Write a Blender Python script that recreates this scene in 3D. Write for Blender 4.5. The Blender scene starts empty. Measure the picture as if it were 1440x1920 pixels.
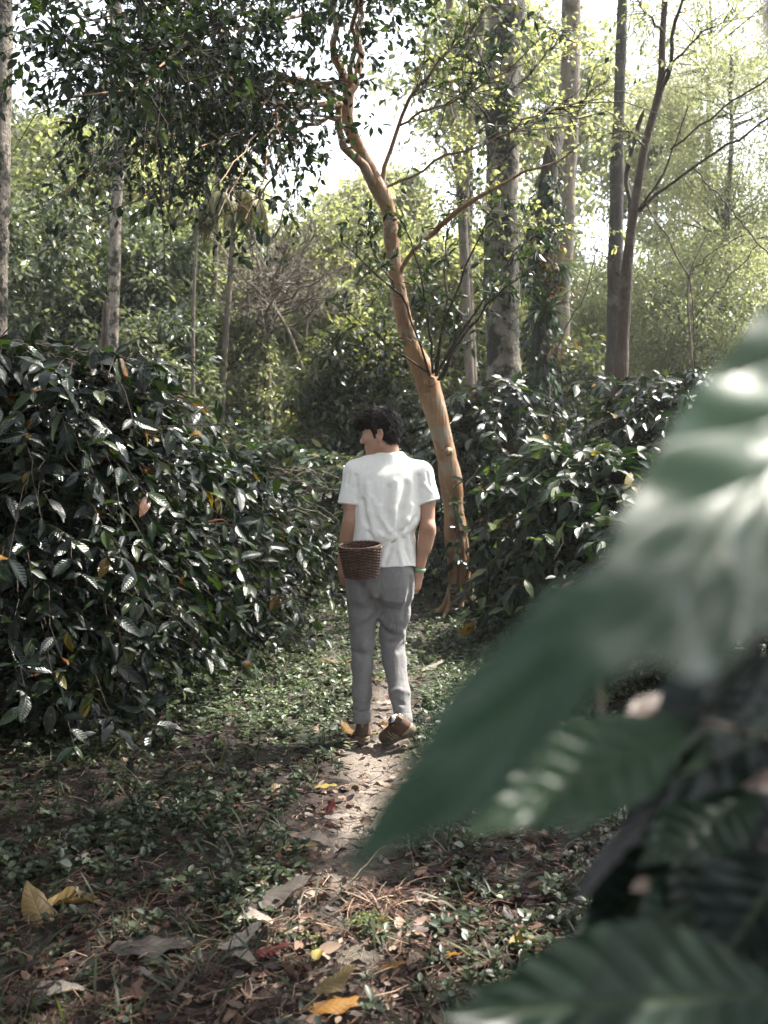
import bpy, math, random
import numpy as np
from mathutils import Vector

S = bpy.context.scene
COL = S.collection
rng = np.random.default_rng(7)
random.seed(7)

# ------------------------------------------------------------------ camera model
CAM_H, F_PX, PITCH = 1.5, 1800.0, math.atan(99 / 1800)
CP, SP = math.cos(PITCH), math.sin(PITCH)

def P(px, py, y):
    """World point at depth y seen at photo pixel (px, py)."""
    dx, up, fw = px - 720.0, 960.0 - py, F_PX
    wy, wz = fw * CP + up * SP, up * CP - fw * SP
    k = y / wy
    return np.array([dx * k, y, CAM_H + wz * k])

def G(px, py):
    dx, up, fw = px - 720.0, 960.0 - py, F_PX
    wy, wz = fw * CP + up * SP, up * CP - fw * SP
    k = CAM_H / -wz
    return np.array([dx * k, wy * k, 0.0])

def mpp(y):
    return y / F_PX

def gz(x, y):
    x = np.asarray(x, float); y = np.asarray(y, float)
    return (0.018 * np.sin(1.7 * x + 0.4) * np.sin(1.3 * y + 0.2) + 0.010 * np.sin(4.3 * x + 1.1 * y)
            + 0.006 * np.sin(9.1 * y - 5.2 * x + 1.0) + 0.05 * np.clip((np.abs(x - 0.1) - 0.6) / 1.5, 0, 1))

PATH_Y = np.array([0.5, 2.0, 2.7, 3.47, 4.58, 5.1, 6.94, 9.68, 14.0])
PATH_X = np.array([-0.02, -0.05, -0.08, -0.135, -0.05, -0.015, 0.154, 0.40, 0.6])
def path_d(x, y):
    return np.abs(x - np.interp(y, PATH_Y, PATH_X))

# ------------------------------------------------------------------ objects
def tag(o, label=None, cat=None, group=None, kind=None):
    if label: o['label'] = label
    if cat: o['category'] = cat
    if group: o['group'] = group
    if kind: o['kind'] = kind
    return o

def empty(name, loc, label=None, cat=None, group=None):
    o = bpy.data.objects.new(name, None)
    o.empty_display_size = 0.1
    COL.objects.link(o)
    o.location = tuple(float(c) for c in loc)
    return tag(o, label, cat, group)

def mk(name, V, Q, mat, parent=None, base=None, tint=None, uv=None, smooth=True, attrs=None):
    """One mesh object from numpy quads. V world (or local) verts; base is subtracted."""
    V = np.asarray(V, np.float32)
    if base is not None:
        V = V - np.asarray(base, np.float32)
    Q = np.asarray(Q, np.int32)
    me = bpy.data.meshes.new(name)
    n, f, k = len(V), len(Q), Q.shape[1]
    me.vertices.add(n); me.vertices.foreach_set('co', np.ascontiguousarray(V).ravel())
    me.loops.add(f * k); me.loops.foreach_set('vertex_index', Q.ravel())
    me.polygons.add(f); me.polygons.foreach_set('loop_start', np.arange(0, f * k, k, dtype=np.int32))
    if smooth:
        me.polygons.foreach_set('use_smooth', np.ones(f, bool))
    if tint is not None:
        a = me.attributes.new('tint', 'FLOAT', 'FACE'); a.data.foreach_set('value', np.asarray(tint, np.float32))
    for an, av in (attrs or {}).items():
        a = me.attributes.new(an, 'FLOAT', 'POINT'); a.data.foreach_set('value', np.asarray(av, np.float32))
    if uv is not None:
        l = me.uv_layers.new(name='UVMap')
        l.uv.foreach_set('vector', np.asarray(uv, np.float32)[Q.ravel()].ravel())
    if mat is not None:
        for m in (mat if isinstance(mat, (list, tuple)) else [mat]):
            me.materials.append(m)
    me.update(calc_edges=True)
    me.validate()
    o = bpy.data.objects.new(name, me)
    COL.objects.link(o)
    if parent is not None: o.parent = parent
    return o

def copy_tree(o, loc=None, rz=0.0, sc=1.0, label=None, parent=None):
    c = o.copy(); COL.objects.link(c); c.parent = parent
    if loc is not None:
        c.location = tuple(float(v) for v in loc); c.rotation_euler = (0, 0, rz)
        c.scale = (sc, sc, sc) if np.isscalar(sc) else sc
    if label: c['label'] = label
    for ch in list(o.children):
        copy_tree(ch, parent=c)
    return c

# ------------------------------------------------------------------ geometry: leaves
def norm(a):
    return a / np.maximum(np.linalg.norm(a, axis=-1, keepdims=True), 1e-9)

def leaf_template(nl, nw, width, fold=0.25, droop=0.15, wave=0.0, tipp=0.9, peak=0.45, curl=0.0):
    """Unit-length leaf along +x; returns V, Q, UV."""
    V, UV = [], []
    for i in range(nl + 1):
        t = i / nl
        if t <= peak: w = math.sin(0.5 * math.pi * (t / peak)) ** 0.75
        else: w = max(0.0, math.cos(0.5 * math.pi * ((t - peak) / (1 - peak)))) ** tipp
        w = max(w, 0.02) * width * 0.5
        for j in range(nw + 1):
            s = -1 + 2 * j / nw
            y = s * w
            z = abs(y) * fold - droop * t * t + wave * math.sin(t * 17 + (2 if s < 0 else 0)) * abs(s) - curl * y * y / max(width, .01)
            V.append((t, y, z)); UV.append((t, 0.5 + 0.5 * s * max(w / (width * .5), .02)))
    Q = [(i * (nw + 1) + j, (i + 1) * (nw + 1) + j, (i + 1) * (nw + 1) + j + 1, i * (nw + 1) + j + 1) for i in range(nl) for j in range(nw)]
    return np.array(V), np.array(Q), np.array(UV)

T_COFFEE = [leaf_template(8, 4, 0.42, 0.28, 0.20, 0.014), leaf_template(8, 4, 0.38, 0.15, 0.34, 0.018), leaf_template(8, 4, 0.45, 0.4, 0.08, 0.012)]
T_MID = [leaf_template(4, 2, 0.45, 0.25, 0.18), leaf_template(4, 2, 0.38, 0.1, 0.3)]
T_ROUND = [leaf_template(4, 2, 0.62, 0.2, 0.15, peak=0.5), leaf_template(4, 2, 0.5, 0.35, 0.05, peak=0.5)]
T_FAR = [leaf_template(2, 2, 0.5, 0.3, 0.15, peak=.5)]
T_NARROW = [leaf_template(3, 2, 0.22, 0.2, 0.25), leaf_template(3, 2, 0.18, 0.1, 0.4)]
T_DRY = [leaf_template(6, 4, 0.45, 0.5, -0.12, 0.04, curl=1.2), leaf_template(6, 4, 0.38, 0.2, 0.18, 0.05, curl=-1.6), leaf_template(6, 4, 0.5, 0.15, -0.03, 0.03)]

class Leaves:
    """Collects leaf instances of several templates into one mesh."""
    def __init__(s): s.V, s.Q, s.T, s.U, s.n = [], [], [], [], 0
    def add(s, templates, pos, fwd, nrm, size, tint=None, r=rng):
        pos = np.asarray(pos, float); n = len(pos)
        if n == 0: return
        fwd = norm(np.asarray(fwd, float)); nrm = np.asarray(nrm, float)
        side = norm(np.cross(nrm, fwd)); up = np.cross(fwd, side)
        size = np.broadcast_to(np.asarray(size, float), (n,))
        tint = r.random(n) if tint is None else np.broadcast_to(np.asarray(tint, float), (n,))
        which = r.integers(0, len(templates), n)
        for k, (V, Q, U) in enumerate(templates):
            m = np.nonzero(which == k)[0]
            if len(m) == 0: continue
            W = (pos[m, None, :] + size[m, None, None] * (V[None, :, 0:1] * fwd[m, None, :] + V[None, :, 1:2] * side[m, None, :] + V[None, :, 2:3] * up[m, None, :]))
            s.V.append(W.reshape(-1, 3))
            s.Q.append((Q[None] + (np.arange(len(m)) * len(V))[:, None, None] + s.n).reshape(-1, 4))
            s.T.append(np.repeat(tint[m], len(Q))); s.U.append(np.tile(U, (len(m), 1)))
            s.n += len(m) * len(V)
    def build(s, name, mat, parent=None, base=None, uv=False):
        return mk(name, np.concatenate(s.V), np.concatenate(s.Q), mat, parent, base, np.concatenate(s.T), np.concatenate(s.U) if uv else None)

# ------------------------------------------------------------------ geometry: tubes
class Tubes:
    def __init__(s): s.V, s.Q, s.U, s.n = [], [], [], 0
    def batch(s, PT, R, sides=6, cap=True):
        """PT (M,N,3), R (M,N)."""
        PT = np.asarray(PT, float); R = np.asarray(R, float)
        M, N, _ = PT.shape
        T = np.empty_like(PT)
        T[:, 1:-1] = PT[:, 2:] - PT[:, :-2]; T[:, 0] = PT[:, 1] - PT[:, 0]; T[:, -1] = PT[:, -1] - PT[:, -2]
        T = norm(T)
        mean = norm(PT[:, -1] - PT[:, 0])
        ref = np.where(np.abs(mean[:, 2:3]) > 0.75, np.array([[0.0, 1.0, 0.0]]), np.array([[0.0, 0.0, 1.0]]))
        A = norm(np.cross(T, ref[:, None, :])); B = np.cross(T, A)
        a = np.arange(sides) * 2 * math.pi / sides
        W = PT[:, :, None, :] + R[:, :, None, None] * (np.cos(a)[None, None, :, None] * A[:, :, None, :] + np.sin(a)[None, None, :, None] * B[:, :, None, :])
        s.V.append(W.reshape(-1, 3))
        i, j = np.meshgrid(np.arange(N - 1), np.arange(sides), indexing='ij')
        j2 = (j + 1) % sides
        q = np.stack([i * sides + j, i * sides + j2, (i + 1) * sides + j2, (i + 1) * sides + j], -1).reshape(-1, 4)
        s.Q.append((q[None] + (np.arange(M) * N * sides)[:, None, None] + s.n).reshape(-1, 4))
        s.n += M * N * sides
    def one(s, pts, rad, sides=8):
        pts = np.asarray(pts, float)
        rad = np.broadcast_to(np.asarray(rad, float), (len(pts),))
        s.batch(pts[None], rad[None], sides)
    def build(s, name, mat, parent=None, base=None):
        return mk(name, np.concatenate(s.V), np.concatenate(s.Q), mat, parent, base)

def smooth_line(pts, n, jitter=0.0, r=rng):
    """Catmull-Rom resample of rows (any number of columns)."""
    p = np.asarray(pts, float)
    if len(p) == 2:
        t = np.linspace(0, 1, n)[:, None]; o = p[0] * (1 - t) + p[1] * t
    else:
        q = np.vstack([2 * p[0] - p[1], p, 2 * p[-1] - p[-2]])
        d = np.r_[0, np.cumsum(np.linalg.norm(np.diff(p[:, :3], axis=0), axis=1))]
        u = np.linspace(0, d[-1], n)
        k = np.clip(np.searchsorted(d, u, side='right') - 1, 0, len(p) - 2)
        t = ((u - d[k]) / np.maximum(d[k + 1] - d[k], 1e-9))[:, None]
        p0, p1, p2, p3 = q[k], q[k + 1], q[k + 2], q[k + 3]
        o = 0.5 * (2 * p1 + (p2 - p0) * t + (2 * p0 - 5 * p1 + 4 * p2 - p3) * t * t + (3 * p1 - p0 - 3 * p2 + p3) * t ** 3)
    if jitter:
        o[1:-1, :3] += r.normal(0, jitter, (n - 2, 3))
    return o

# ------------------------------------------------------------------ materials
def nodes(name):
    m = bpy.data.materials.new(name); m.use_nodes = True
    nt = m.node_tree; nt.nodes.clear()
    out = nt.nodes.new('ShaderNodeOutputMaterial')
    return m, nt, out

def N(nt, t, **kw):
    n = nt.nodes.new('ShaderNode' + t)
    for k, v in kw.items():
        if k in n.inputs: n.inputs[k].default_value = v
        else: setattr(n, k, v)
    return n

def ramp(nt, stops, interp='LINEAR'):
    n = nt.nodes.new('ShaderNodeValToRGB'); cr = n.color_ramp; cr.interpolation = interp
    while len(cr.elements) < len(stops): cr.elements.new(0.5)
    for e, (p, c) in zip(cr.elements, stops):
        e.position = p; e.color = (*c, 1.0) if len(c) == 3 else c
    return n

def math_n(nt, op, a, b=None):
    n = nt.nodes.new('ShaderNodeMath'); n.operation = op
    for i, v in enumerate((a, b)):
        if v is None: continue
        if hasattr(v, 'is_output'): nt.links.new(v, n.inputs[i])
        else: n.inputs[i].default_value = v
    return n.outputs[0]

def leaf_mat(name, stops, rough=0.4, spec=0.5, trans=0.25, glow=(1.6, 1.9, 0.7), veins=False, interp='LINEAR', k=0.55):
    stops = [(p_, tuple(c_ * k for c_ in col_)) for p_, col_ in stops]; spec *= 0.7
    m, nt, out = nodes(name); L = nt.links.new
    at = N(nt, 'Attribute', attribute_name='tint')
    rp = ramp(nt, stops, interp); L(at.outputs['Fac'], rp.inputs[0])
    col = rp.outputs[0]
    p = N(nt, 'BsdfPrincipled', Roughness=rough); p.inputs['Specular IOR Level'].default_value = spec
    if veins:
        uv = N(nt, 'UVMap'); sp = nt.nodes.new('ShaderNodeSeparateXYZ'); L(uv.outputs[0], sp.inputs[0])
        a = math_n(nt, 'ABSOLUTE', math_n(nt, 'SUBTRACT', sp.outputs[1], 0.5))
        ph = math_n(nt, 'SUBTRACT', math_n(nt, 'MULTIPLY', sp.outputs[0], 9.0 * 6.283), math_n(nt, 'MULTIPLY', a, 22.0))
        w = math_n(nt, 'ABSOLUTE', math_n(nt, 'SINE', math_n(nt, 'MULTIPLY', ph, 0.5)))
        w = math_n(nt, 'POWER', w, 0.5)
        mid = nt.nodes.new('ShaderNodeMapRange'); mid.inputs[1].default_value = 0.0; mid.inputs[2].default_value = 0.05; L(a, mid.inputs[0])
        h = math_n(nt, 'MULTIPLY', w, mid.outputs[0])
        b = N(nt, 'Bump', Strength=0.3, Distance=0.005); L(h, b.inputs['Height']); L(b.outputs[0], p.inputs['Normal'])
        mx = nt.nodes.new('ShaderNodeMix'); mx.data_type = 'RGBA'
        inv = math_n(nt, 'MULTIPLY', math_n(nt, 'SUBTRACT', 1.0, mid.outputs[0]), 0.3)
        L(inv, mx.inputs[0]); L(col, mx.inputs[6]); mx.inputs[7].default_value = (0.08, 0.10, 0.045, 1)
        col = mx.outputs[2]
        ge = N(nt, 'NewGeometry'); nz = N(nt, 'TexNoise', Scale=9.0, Detail=2.0); L(ge.outputs['Position'], nz.inputs['Vector'])
        rr = nt.nodes.new('ShaderNodeMapRange'); rr.inputs[1].default_value = 0.3; rr.inputs[2].default_value = 0.7
        rr.inputs[3].default_value = rough - 0.08; rr.inputs[4].default_value = rough + 0.14; L(nz.outputs[0], rr.inputs[0]); L(rr.outputs[0], p.inputs['Roughness'])
    L(col, p.inputs['Base Color'])
    tr = N(nt, 'BsdfTranslucent'); ml = nt.nodes.new('ShaderNodeMix'); ml.data_type = 'RGBA'; ml.blend_type = 'MULTIPLY'
    ml.inputs[0].default_value = 1.0; L(col, ml.inputs[6]); ml.inputs[7].default_value = (*glow, 1); L(ml.outputs[2], tr.inputs[0])
    mix = N(nt, 'MixShader'); mix.inputs[0].default_value = trans
    L(p.outputs[0], mix.inputs[1]); L(tr.outputs[0], mix.inputs[2]); L(mix.outputs[0], out.inputs[0])
    return m

def bark_mat(name, base, dark, patch, scale=6.0, patch_amt=0.5, rough=0.85, bump=0.5, stretch=0.25, spec=0.3, k=0.6):
    base, dark, patch = (tuple(c_ * k for c_ in col_) for col_ in (base, dark, patch))
    m, nt, out = nodes(name); L = nt.links.new
    tc = N(nt, 'TexCoord'); mp = N(nt, 'Mapping'); mp.inputs['Scale'].default_value = (1, 1, stretch); L(tc.outputs['Object'], mp.inputs[0])
    n1 = N(nt, 'TexNoise', Scale=scale, Detail=7.0, Roughness=0.65); L(mp.outputs[0], n1.inputs['Vector'])
    r1 = ramp(nt, [(0.3, dark), (0.62, base)]); L(n1.outputs[0], r1.inputs[0])
    n2 = N(nt, 'TexNoise', Scale=scale * 0.55, Detail=5.0, Roughness=0.7); L(tc.outputs['Object'], n2.inputs['Vector'])
    lo = 0.72 - 0.4 * patch_amt
    r2 = ramp(nt, [(lo, (0, 0, 0)), (lo + 0.07, (1, 1, 1))]); L(n2.outputs[0], r2.inputs[0])
    mx = nt.nodes.new('ShaderNodeMix'); mx.data_type = 'RGBA'; L(r2.outputs[0], mx.inputs[0]); L(r1.outputs[0], mx.inputs[6]); mx.inputs[7].default_value = (*patch, 1)
    n3 = N(nt, 'TexNoise', Scale=scale * 5, Detail=4.0); L(mp.outputs[0], n3.inputs['Vector'])
    b = N(nt, 'Bump', Strength=bump, Distance=0.02); ad = math_n(nt, 'ADD', n3.outputs[0], n1.outputs[0]); L(ad, b.inputs['Height'])
    p = N(nt, 'BsdfPrincipled', Roughness=rough); p.inputs['Specular IOR Level'].default_value = spec
    L(mx.outputs[2], p.inputs['Base Color']); L(b.outputs[0], p.inputs['Normal']); L(p.outputs[0], out.inputs[0])
    return m

def plain_mat(name, c, rough=0.6, spec=0.4, noise=None, nscale=20.0, bump=0.0, bscale=200.0, sss=0.0):
    m, nt, out = nodes(name); L = nt.links.new
    p = N(nt, 'BsdfPrincipled', Roughness=rough); p.inputs['Specular IOR Level'].default_value = spec
    p.inputs['Base Color'].default_value = (*c, 1)
    tc = N(nt, 'TexCoord')
    if noise:
        n1 = N(nt, 'TexNoise', Scale=nscale, Detail=5.0); L(tc.outputs['Object'], n1.inputs['Vector'])
        r1 = ramp(nt, [(0.35, c), (0.65, noise)]); L(n1.outputs[0], r1.inputs[0]); L(r1.outputs[0], p.inputs['Base Color'])
    if bump:
        n2 = N(nt, 'TexNoise', Scale=bscale, Detail=3.0); L(tc.outputs['Object'], n2.inputs['Vector'])
        b = N(nt, 'Bump', Strength=bump, Distance=0.004); L(n2.outputs[0], b.inputs['Height']); L(b.outputs[0], p.inputs['Normal'])
    if sss:
        p.inputs['Subsurface Weight'].default_value = sss; p.inputs['Subsurface Radius'].default_value = (1.0, 0.3, 0.15); p.inputs['Subsurface Scale'].default_value = 0.006
    L(p.outputs[0], out.inputs[0])
    return m
# ------------------------------------------------------------------ camera, sky, sun, air
cam = bpy.data.cameras.new('camera'); co = bpy.data.objects.new('camera', cam); COL.objects.link(co); S.camera = co
cam.sensor_fit = 'VERTICAL'; cam.sensor_height = 36.0; cam.lens = 36.0 * F_PX / 1920.0
cam.clip_start = 0.02; cam.clip_end = 1000.0
co.location = (0, 0, CAM_H); co.rotation_euler = (math.pi / 2 - PITCH, 0, 0)
cam.dof.use_dof = True; cam.dof.focus_distance = 5.05; cam.dof.aperture_fstop = 3.7; cam.dof.aperture_blades = 0

SUN = np.array([0.50, 0.24, 0.86]); SUN /= np.linalg.norm(SUN)
ELEV, AZ = math.asin(SUN[2]), math.atan2(SUN[0], SUN[1])
sl = bpy.data.lights.new('sun', 'SUN'); sl.energy = 3.4; sl.angle = math.radians(0.5); sl.color = (1.0, 0.95, 0.86)
so = bpy.data.objects.new('sun', sl); COL.objects.link(so)
so.rotation_mode = 'QUATERNION'; so.rotation_quaternion = Vector((-SUN[0], -SUN[1], -SUN[2])).to_track_quat('-Z', 'Y'); so.location = (10, 12, 25)

w = bpy.data.worlds.new('World'); S.world = w; w.use_nodes = True
nt = w.node_tree; bg = nt.nodes['Background']
sky = nt.nodes.new('ShaderNodeTexSky'); sky.sky_type = 'NISHITA'; sky.sun_disc = False
sky.sun_elevation = ELEV; sky.sun_rotation = AZ; sky.dust_density = 1.5; sky.air_density = 1.0; sky.ozone_density = 1.0
hs = nt.nodes.new('ShaderNodeHueSaturation'); hs.inputs['Saturation'].default_value = 0.3
nt.links.new(sky.outputs[0], hs.inputs['Color']); nt.links.new(hs.outputs[0], bg.inputs[0]); bg.inputs[1].default_value = 0.11

S.view_settings.view_transform = 'Standard'; S.view_settings.look = 'None'
S.view_settings.exposure = 2.6; S.view_settings.gamma = 1.0
S.render.engine = 'CYCLES'
cy = S.cycles
cy.use_denoising = True; cy.max_bounces = 7; cy.diffuse_bounces = 4; cy.glossy_bounces = 3; cy.transmission_bounces = 4; cy.volume_bounces = 1
cy.transparent_max_bounces = 8; cy.sample_clamp_indirect = 6.0; cy.caustics_reflective = False; cy.caustics_refractive = False
cy.use_adaptive_sampling = True; cy.adaptive_threshold = 0.02

HAZE = 0.0011
if HAZE:
    m, nt, out = nodes('haze_air')
    pv = N(nt, 'VolumePrincipled'); pv.inputs['Color'].default_value = (0.95, 0.97, 0.93, 1); pv.inputs['Density'].default_value = HAZE; pv.inputs['Anisotropy'].default_value = 0.35
    nt.links.new(pv.outputs[0], out.inputs['Volume'])
    X, Y0, Y1, Z0, Z1 = 75.0, -20.0, 110.0, -1.2, 27.0
    V = [(-X, Y0, Z0), (X, Y0, Z0), (X, Y1, Z0), (-X, Y1, Z0), (-X, Y0, Z1), (X, Y0, Z1), (X, Y1, Z1), (-X, Y1, Z1)]
    Q = [(0, 3, 2, 1), (4, 5, 6, 7), (0, 1, 5, 4), (1, 2, 6, 5), (2, 3, 7, 6), (3, 0, 4, 7)]
    tag(mk('haze', V, Q, m, smooth=False), 'pale humid air between the forest trees', None, None, 'stuff')

# gaps in the canopy: where the sun reaches the ground (x, y, rx, ry)
GAPS = [(-0.05, 4.45, 0.26, 0.75), (-0.08, 3.02, 0.55, 0.36), (-0.73, -0.05, 0.16, 0.085), (-2.8, 5.0, 0.7, 0.5), (-2.0, 5.3, 0.45, 0.4), (-0.62, 5.8, 0.5, 0.6), (-0.22, 4.9, 0.25, 0.16), (-0.40, 4.72, 0.07, 0.10), (-0.35, 7.2, 1.0, 0.9), (0.6, 6.9, 0.6, 0.6),
        (0.3, 9.2, 1.3, 1.4), (1.05, 6.5, 0.75, 0.5), (-1.0, 9.5, 1.4, 1.5), (-2.2, 4.6, 0.5, 0.35), (-3.2, 13.5, 1.6, 2.2), (1.4, 12.5, 2.0, 1.8), (-1.6, 12.5, 2.2, 2.6), (-2.0, 16.5, 2.6, 2.2), (4.5, 14, 2.5, 3),
        (-4.5, 19, 3.0, 3.5), (0, 19, 3.5, 4.0), (6.5, 20, 4, 4), (0, 28, 9, 4)]
def shaded(p, keep=0.0, r=rng):
    """True for leaves that do not stand between the sun and one of the gaps."""
    p = np.asarray(p); k = p[:, 2] / SUN[2]
    gx, gy = p[:, 0] - SUN[0] * k, p[:, 1] - SUN[1] * k
    ok = np.ones(len(p), bool)
    wob = 0.25 * np.sin(gx * 7.1 + 1) * np.sin(gy * 6.3) + 0.18 * np.sin(gx * 17 + gy * 13)
    for x, y, a, b in GAPS:
        d = ((gx - x) / a) ** 2 + ((gy - y) / b) ** 2
        ok &= (d + wob > 1.0) | (r.random(len(p)) < keep)
    return ok

# ------------------------------------------------------------------ materials
M = {}
GREEN = [(0.0, (0.005, 0.012, 0.009)), (0.5, (0.009, 0.020, 0.012)), (0.82, (0.024, 0.046, 0.019)), (0.975, (0.075, 0.11, 0.03)), (0.989, (0.30, 0.14, 0.015)), (0.995, (0.24, 0.08, 0.015)), (1.0, (0.12, 0.045, 0.025))]
M['coffee'] = leaf_mat('coffee_leaf', GREEN, 0.27, 0.6, 0.2, veins=True)
M['coffee_young'] = leaf_mat('coffee_leaf_young', [(0, (0.009, 0.022, 0.012)), (.7, (0.017, 0.036, 0.016)), (0.88, (0.07, 0.11, 0.035)), (0.98, (0.2, 0.25, 0.06)), (1, (0.4, 0.2, 0.02))], 0.36, 0.5, 0.3, veins=True)
M['coffee_far'] = leaf_mat('coffee_leaf_far', [(0, (0.02, 0.034, 0.02)), (.6, (0.05, 0.075, 0.038)), (0.94, (0.12, 0.145, 0.06)), (1, (0.25, 0.18, 0.05))], 0.28, 0.6, 0.2, k=1.0)  # far leaves lightened, sunlight painted into their colour
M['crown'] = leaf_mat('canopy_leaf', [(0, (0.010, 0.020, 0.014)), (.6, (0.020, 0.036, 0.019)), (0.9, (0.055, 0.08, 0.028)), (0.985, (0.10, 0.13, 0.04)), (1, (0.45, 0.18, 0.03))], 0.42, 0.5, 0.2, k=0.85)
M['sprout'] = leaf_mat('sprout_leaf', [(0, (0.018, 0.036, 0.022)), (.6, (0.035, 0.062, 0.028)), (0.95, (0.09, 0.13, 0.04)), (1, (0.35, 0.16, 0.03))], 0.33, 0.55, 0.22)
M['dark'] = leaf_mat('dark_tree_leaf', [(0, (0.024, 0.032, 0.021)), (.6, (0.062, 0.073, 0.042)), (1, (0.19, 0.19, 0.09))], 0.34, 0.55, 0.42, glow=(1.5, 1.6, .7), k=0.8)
M['olive'] = leaf_mat('olive_tree_leaf', [(0, (0.07, 0.075, 0.035)), (.6, (0.20, 0.205, 0.12)), (0.985, (0.34, 0.33, 0.18)), (1, (0.32, 0.30, 0.16))], 0.42, 0.45, 0.6, glow=(1.35, 1.45, .85), k=1.0)  # leaf colour lightened to paint in distance haze, likewise fresh and pale
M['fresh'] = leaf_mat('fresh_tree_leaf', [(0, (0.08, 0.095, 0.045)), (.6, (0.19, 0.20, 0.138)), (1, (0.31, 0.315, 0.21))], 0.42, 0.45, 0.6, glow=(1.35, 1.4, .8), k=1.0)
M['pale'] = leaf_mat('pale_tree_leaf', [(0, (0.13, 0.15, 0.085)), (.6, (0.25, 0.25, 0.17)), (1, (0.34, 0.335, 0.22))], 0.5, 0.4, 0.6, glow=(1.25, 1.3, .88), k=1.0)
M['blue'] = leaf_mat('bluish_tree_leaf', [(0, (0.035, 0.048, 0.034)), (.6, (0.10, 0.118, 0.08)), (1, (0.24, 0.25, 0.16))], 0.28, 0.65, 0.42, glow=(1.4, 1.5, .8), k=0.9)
M['yellowleaf'] = leaf_mat('yellow_frond', [(0, (0.08, 0.10, 0.05)), (.6, (0.17, 0.155, 0.06)), (1, (0.38, 0.28, 0.08))], 0.5, 0.4, 0.3)
M['litter'] = leaf_mat('dead_leaf', [(0, (0.028, 0.018, 0.016)), (.35, (0.055, 0.032, 0.027)), (.6, (0.11, 0.062, 0.043)), (.82, (0.19, 0.115, 0.075)), (.94, (0.40, 0.31, 0.24)), (.965, (0.42, 0.2, 0.03)), (1, (0.2, 0.03, 0.02))], 0.5, 0.4, 0.08, glow=(1.3, 1.0, 0.7), k=0.72)
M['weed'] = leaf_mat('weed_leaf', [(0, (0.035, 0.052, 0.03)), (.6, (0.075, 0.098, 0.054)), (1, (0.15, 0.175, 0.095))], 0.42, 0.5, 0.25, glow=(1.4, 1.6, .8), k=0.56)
M['weed_lit'] = leaf_mat('weed_leaf_lit', [(0, (0.035, 0.052, 0.03)), (.6, (0.075, 0.098, 0.054)), (1, (0.15, 0.175, 0.095))], 0.42, 0.5, 0.25, glow=(1.4, 1.6, .8), k=1.0)  # weed colours again, lightened to paint sunlight on the clearing
M['grass'] = leaf_mat('grass_blade', [(0, (0.04, 0.06, 0.032)), (.7, (0.085, 0.11, 0.055)), (.9, (0.17, 0.18, 0.08)), (1, (0.32, 0.25, 0.14))], 0.5, 0.35, 0.25, k=0.42)
M['straw'] = leaf_mat('dry_straw', [(0, (0.06, 0.03, 0.024)), (.6, (0.14, 0.075, 0.05)), (1, (0.36, 0.27, 0.19))], 0.6, 0.3, 0.05, k=0.75)
M['twig'] = bark_mat('twig_bark', (0.085, 0.062, 0.045), (0.03, 0.022, 0.017), (0.06, 0.058, 0.04), 14, 0.3)
M['twig_pale'] = bark_mat('dry_twig_bark', (0.25, 0.21, 0.165), (0.12, 0.10, 0.075), (0.19, 0.175, 0.14), 14, 0.3)
M['bark_orange'] = bark_mat('orange_bark', (0.50, 0.275, 0.135), (0.20, 0.10, 0.055), (0.44, 0.34, 0.24), 6.0, 0.5, rough=0.62, bump=0.9, stretch=0.22)
M['bark_rust'] = bark_mat('rust_bark', (0.115, 0.072, 0.05), (0.04, 0.028, 0.022), (0.12, 0.10, 0.08), 9.0, 0.52, rough=0.8, bump=0.8)
M['bark_moss'] = bark_mat('mossy_bark', (0.29, 0.255, 0.20), (0.11, 0.095, 0.07), (0.022, 0.02, 0.014), 5.0, 0.66, bump=1.0, stretch=0.7)
M['bark_grey'] = bark_mat('grey_bark', (0.27, 0.22, 0.17), (0.12, 0.10, 0.08), (0.07, 0.065, 0.045), 7.0, 0.45, bump=0.6, stretch=0.4)
M['bark_pale'] = bark_mat('pale_bark', (0.40, 0.34, 0.28), (0.17, 0.145, 0.115), (0.05, 0.045, 0.032), 11.0, 0.58, bump=0.9, stretch=0.5)
M['bark_dark'] = bark_mat('dark_bark', (0.075, 0.062, 0.05), (0.024, 0.02, 0.018), (0.12, 0.115, 0.085), 8.0, 0.45, bump=1.0, stretch=0.3)

# ------------------------------------------------------------------ ground: one sheet to the horizon
def spaced(lo, hi, fine_lo, fine_hi, step, grow=1.18):
    a = list(np.arange(fine_lo, fine_hi + 1e-6, step)); s = step
    while a[-1] < hi: s *= grow; a.append(min(hi, a[-1] + s))
    s = step
    while a[0] > lo: s *= grow; a.insert(0, max(lo, a[0] - s))
    return np.array(a)
gx_, gy_ = spaced(-70, 70, -3.2, 3.2, 0.035), spaced(-18, 105, 2.0, 9.0, 0.035)
XX, YY = np.meshgrid(gx_, gy_, indexing='ij')
near = np.exp(-((YY - 4) / 6) ** 2 - (XX / 5) ** 2)
pd = path_d(XX, YY)
wide = np.interp(YY, [2.4, 3.2, 4.5, 6.5, 8, 11], [0.10, 0.14, 0.16, 0.15, 0.11, 0.08])
pw = np.interp(YY, [2.2, 2.9, 3.7, 5.6, 6.6, 7.5], [.3, .45, 1, 1, .45, .15]) * np.clip(1.25 - (pd + 0.07 * np.sin(YY * 5.3 + 1) * np.sin(XX * 7)) / wide, 0, 1)
ZZ = gz(XX, YY) - 0.018 * pw + near * rng.normal(0, 0.0035, XX.shape)
V = np.stack([XX, YY, ZZ], -1).reshape(-1, 3)
nx_, ny_ = XX.shape
i, j = np.meshgrid(np.arange(nx_ - 1), np.arange(ny_ - 1), indexing='ij')
Q = np.stack([i * ny_ + j, (i + 1) * ny_ + j, (i + 1) * ny_ + j + 1, i * ny_ + j + 1], -1).reshape(-1, 4)
m, nt, out = nodes('forest_soil'); L = nt.links.new
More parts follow.
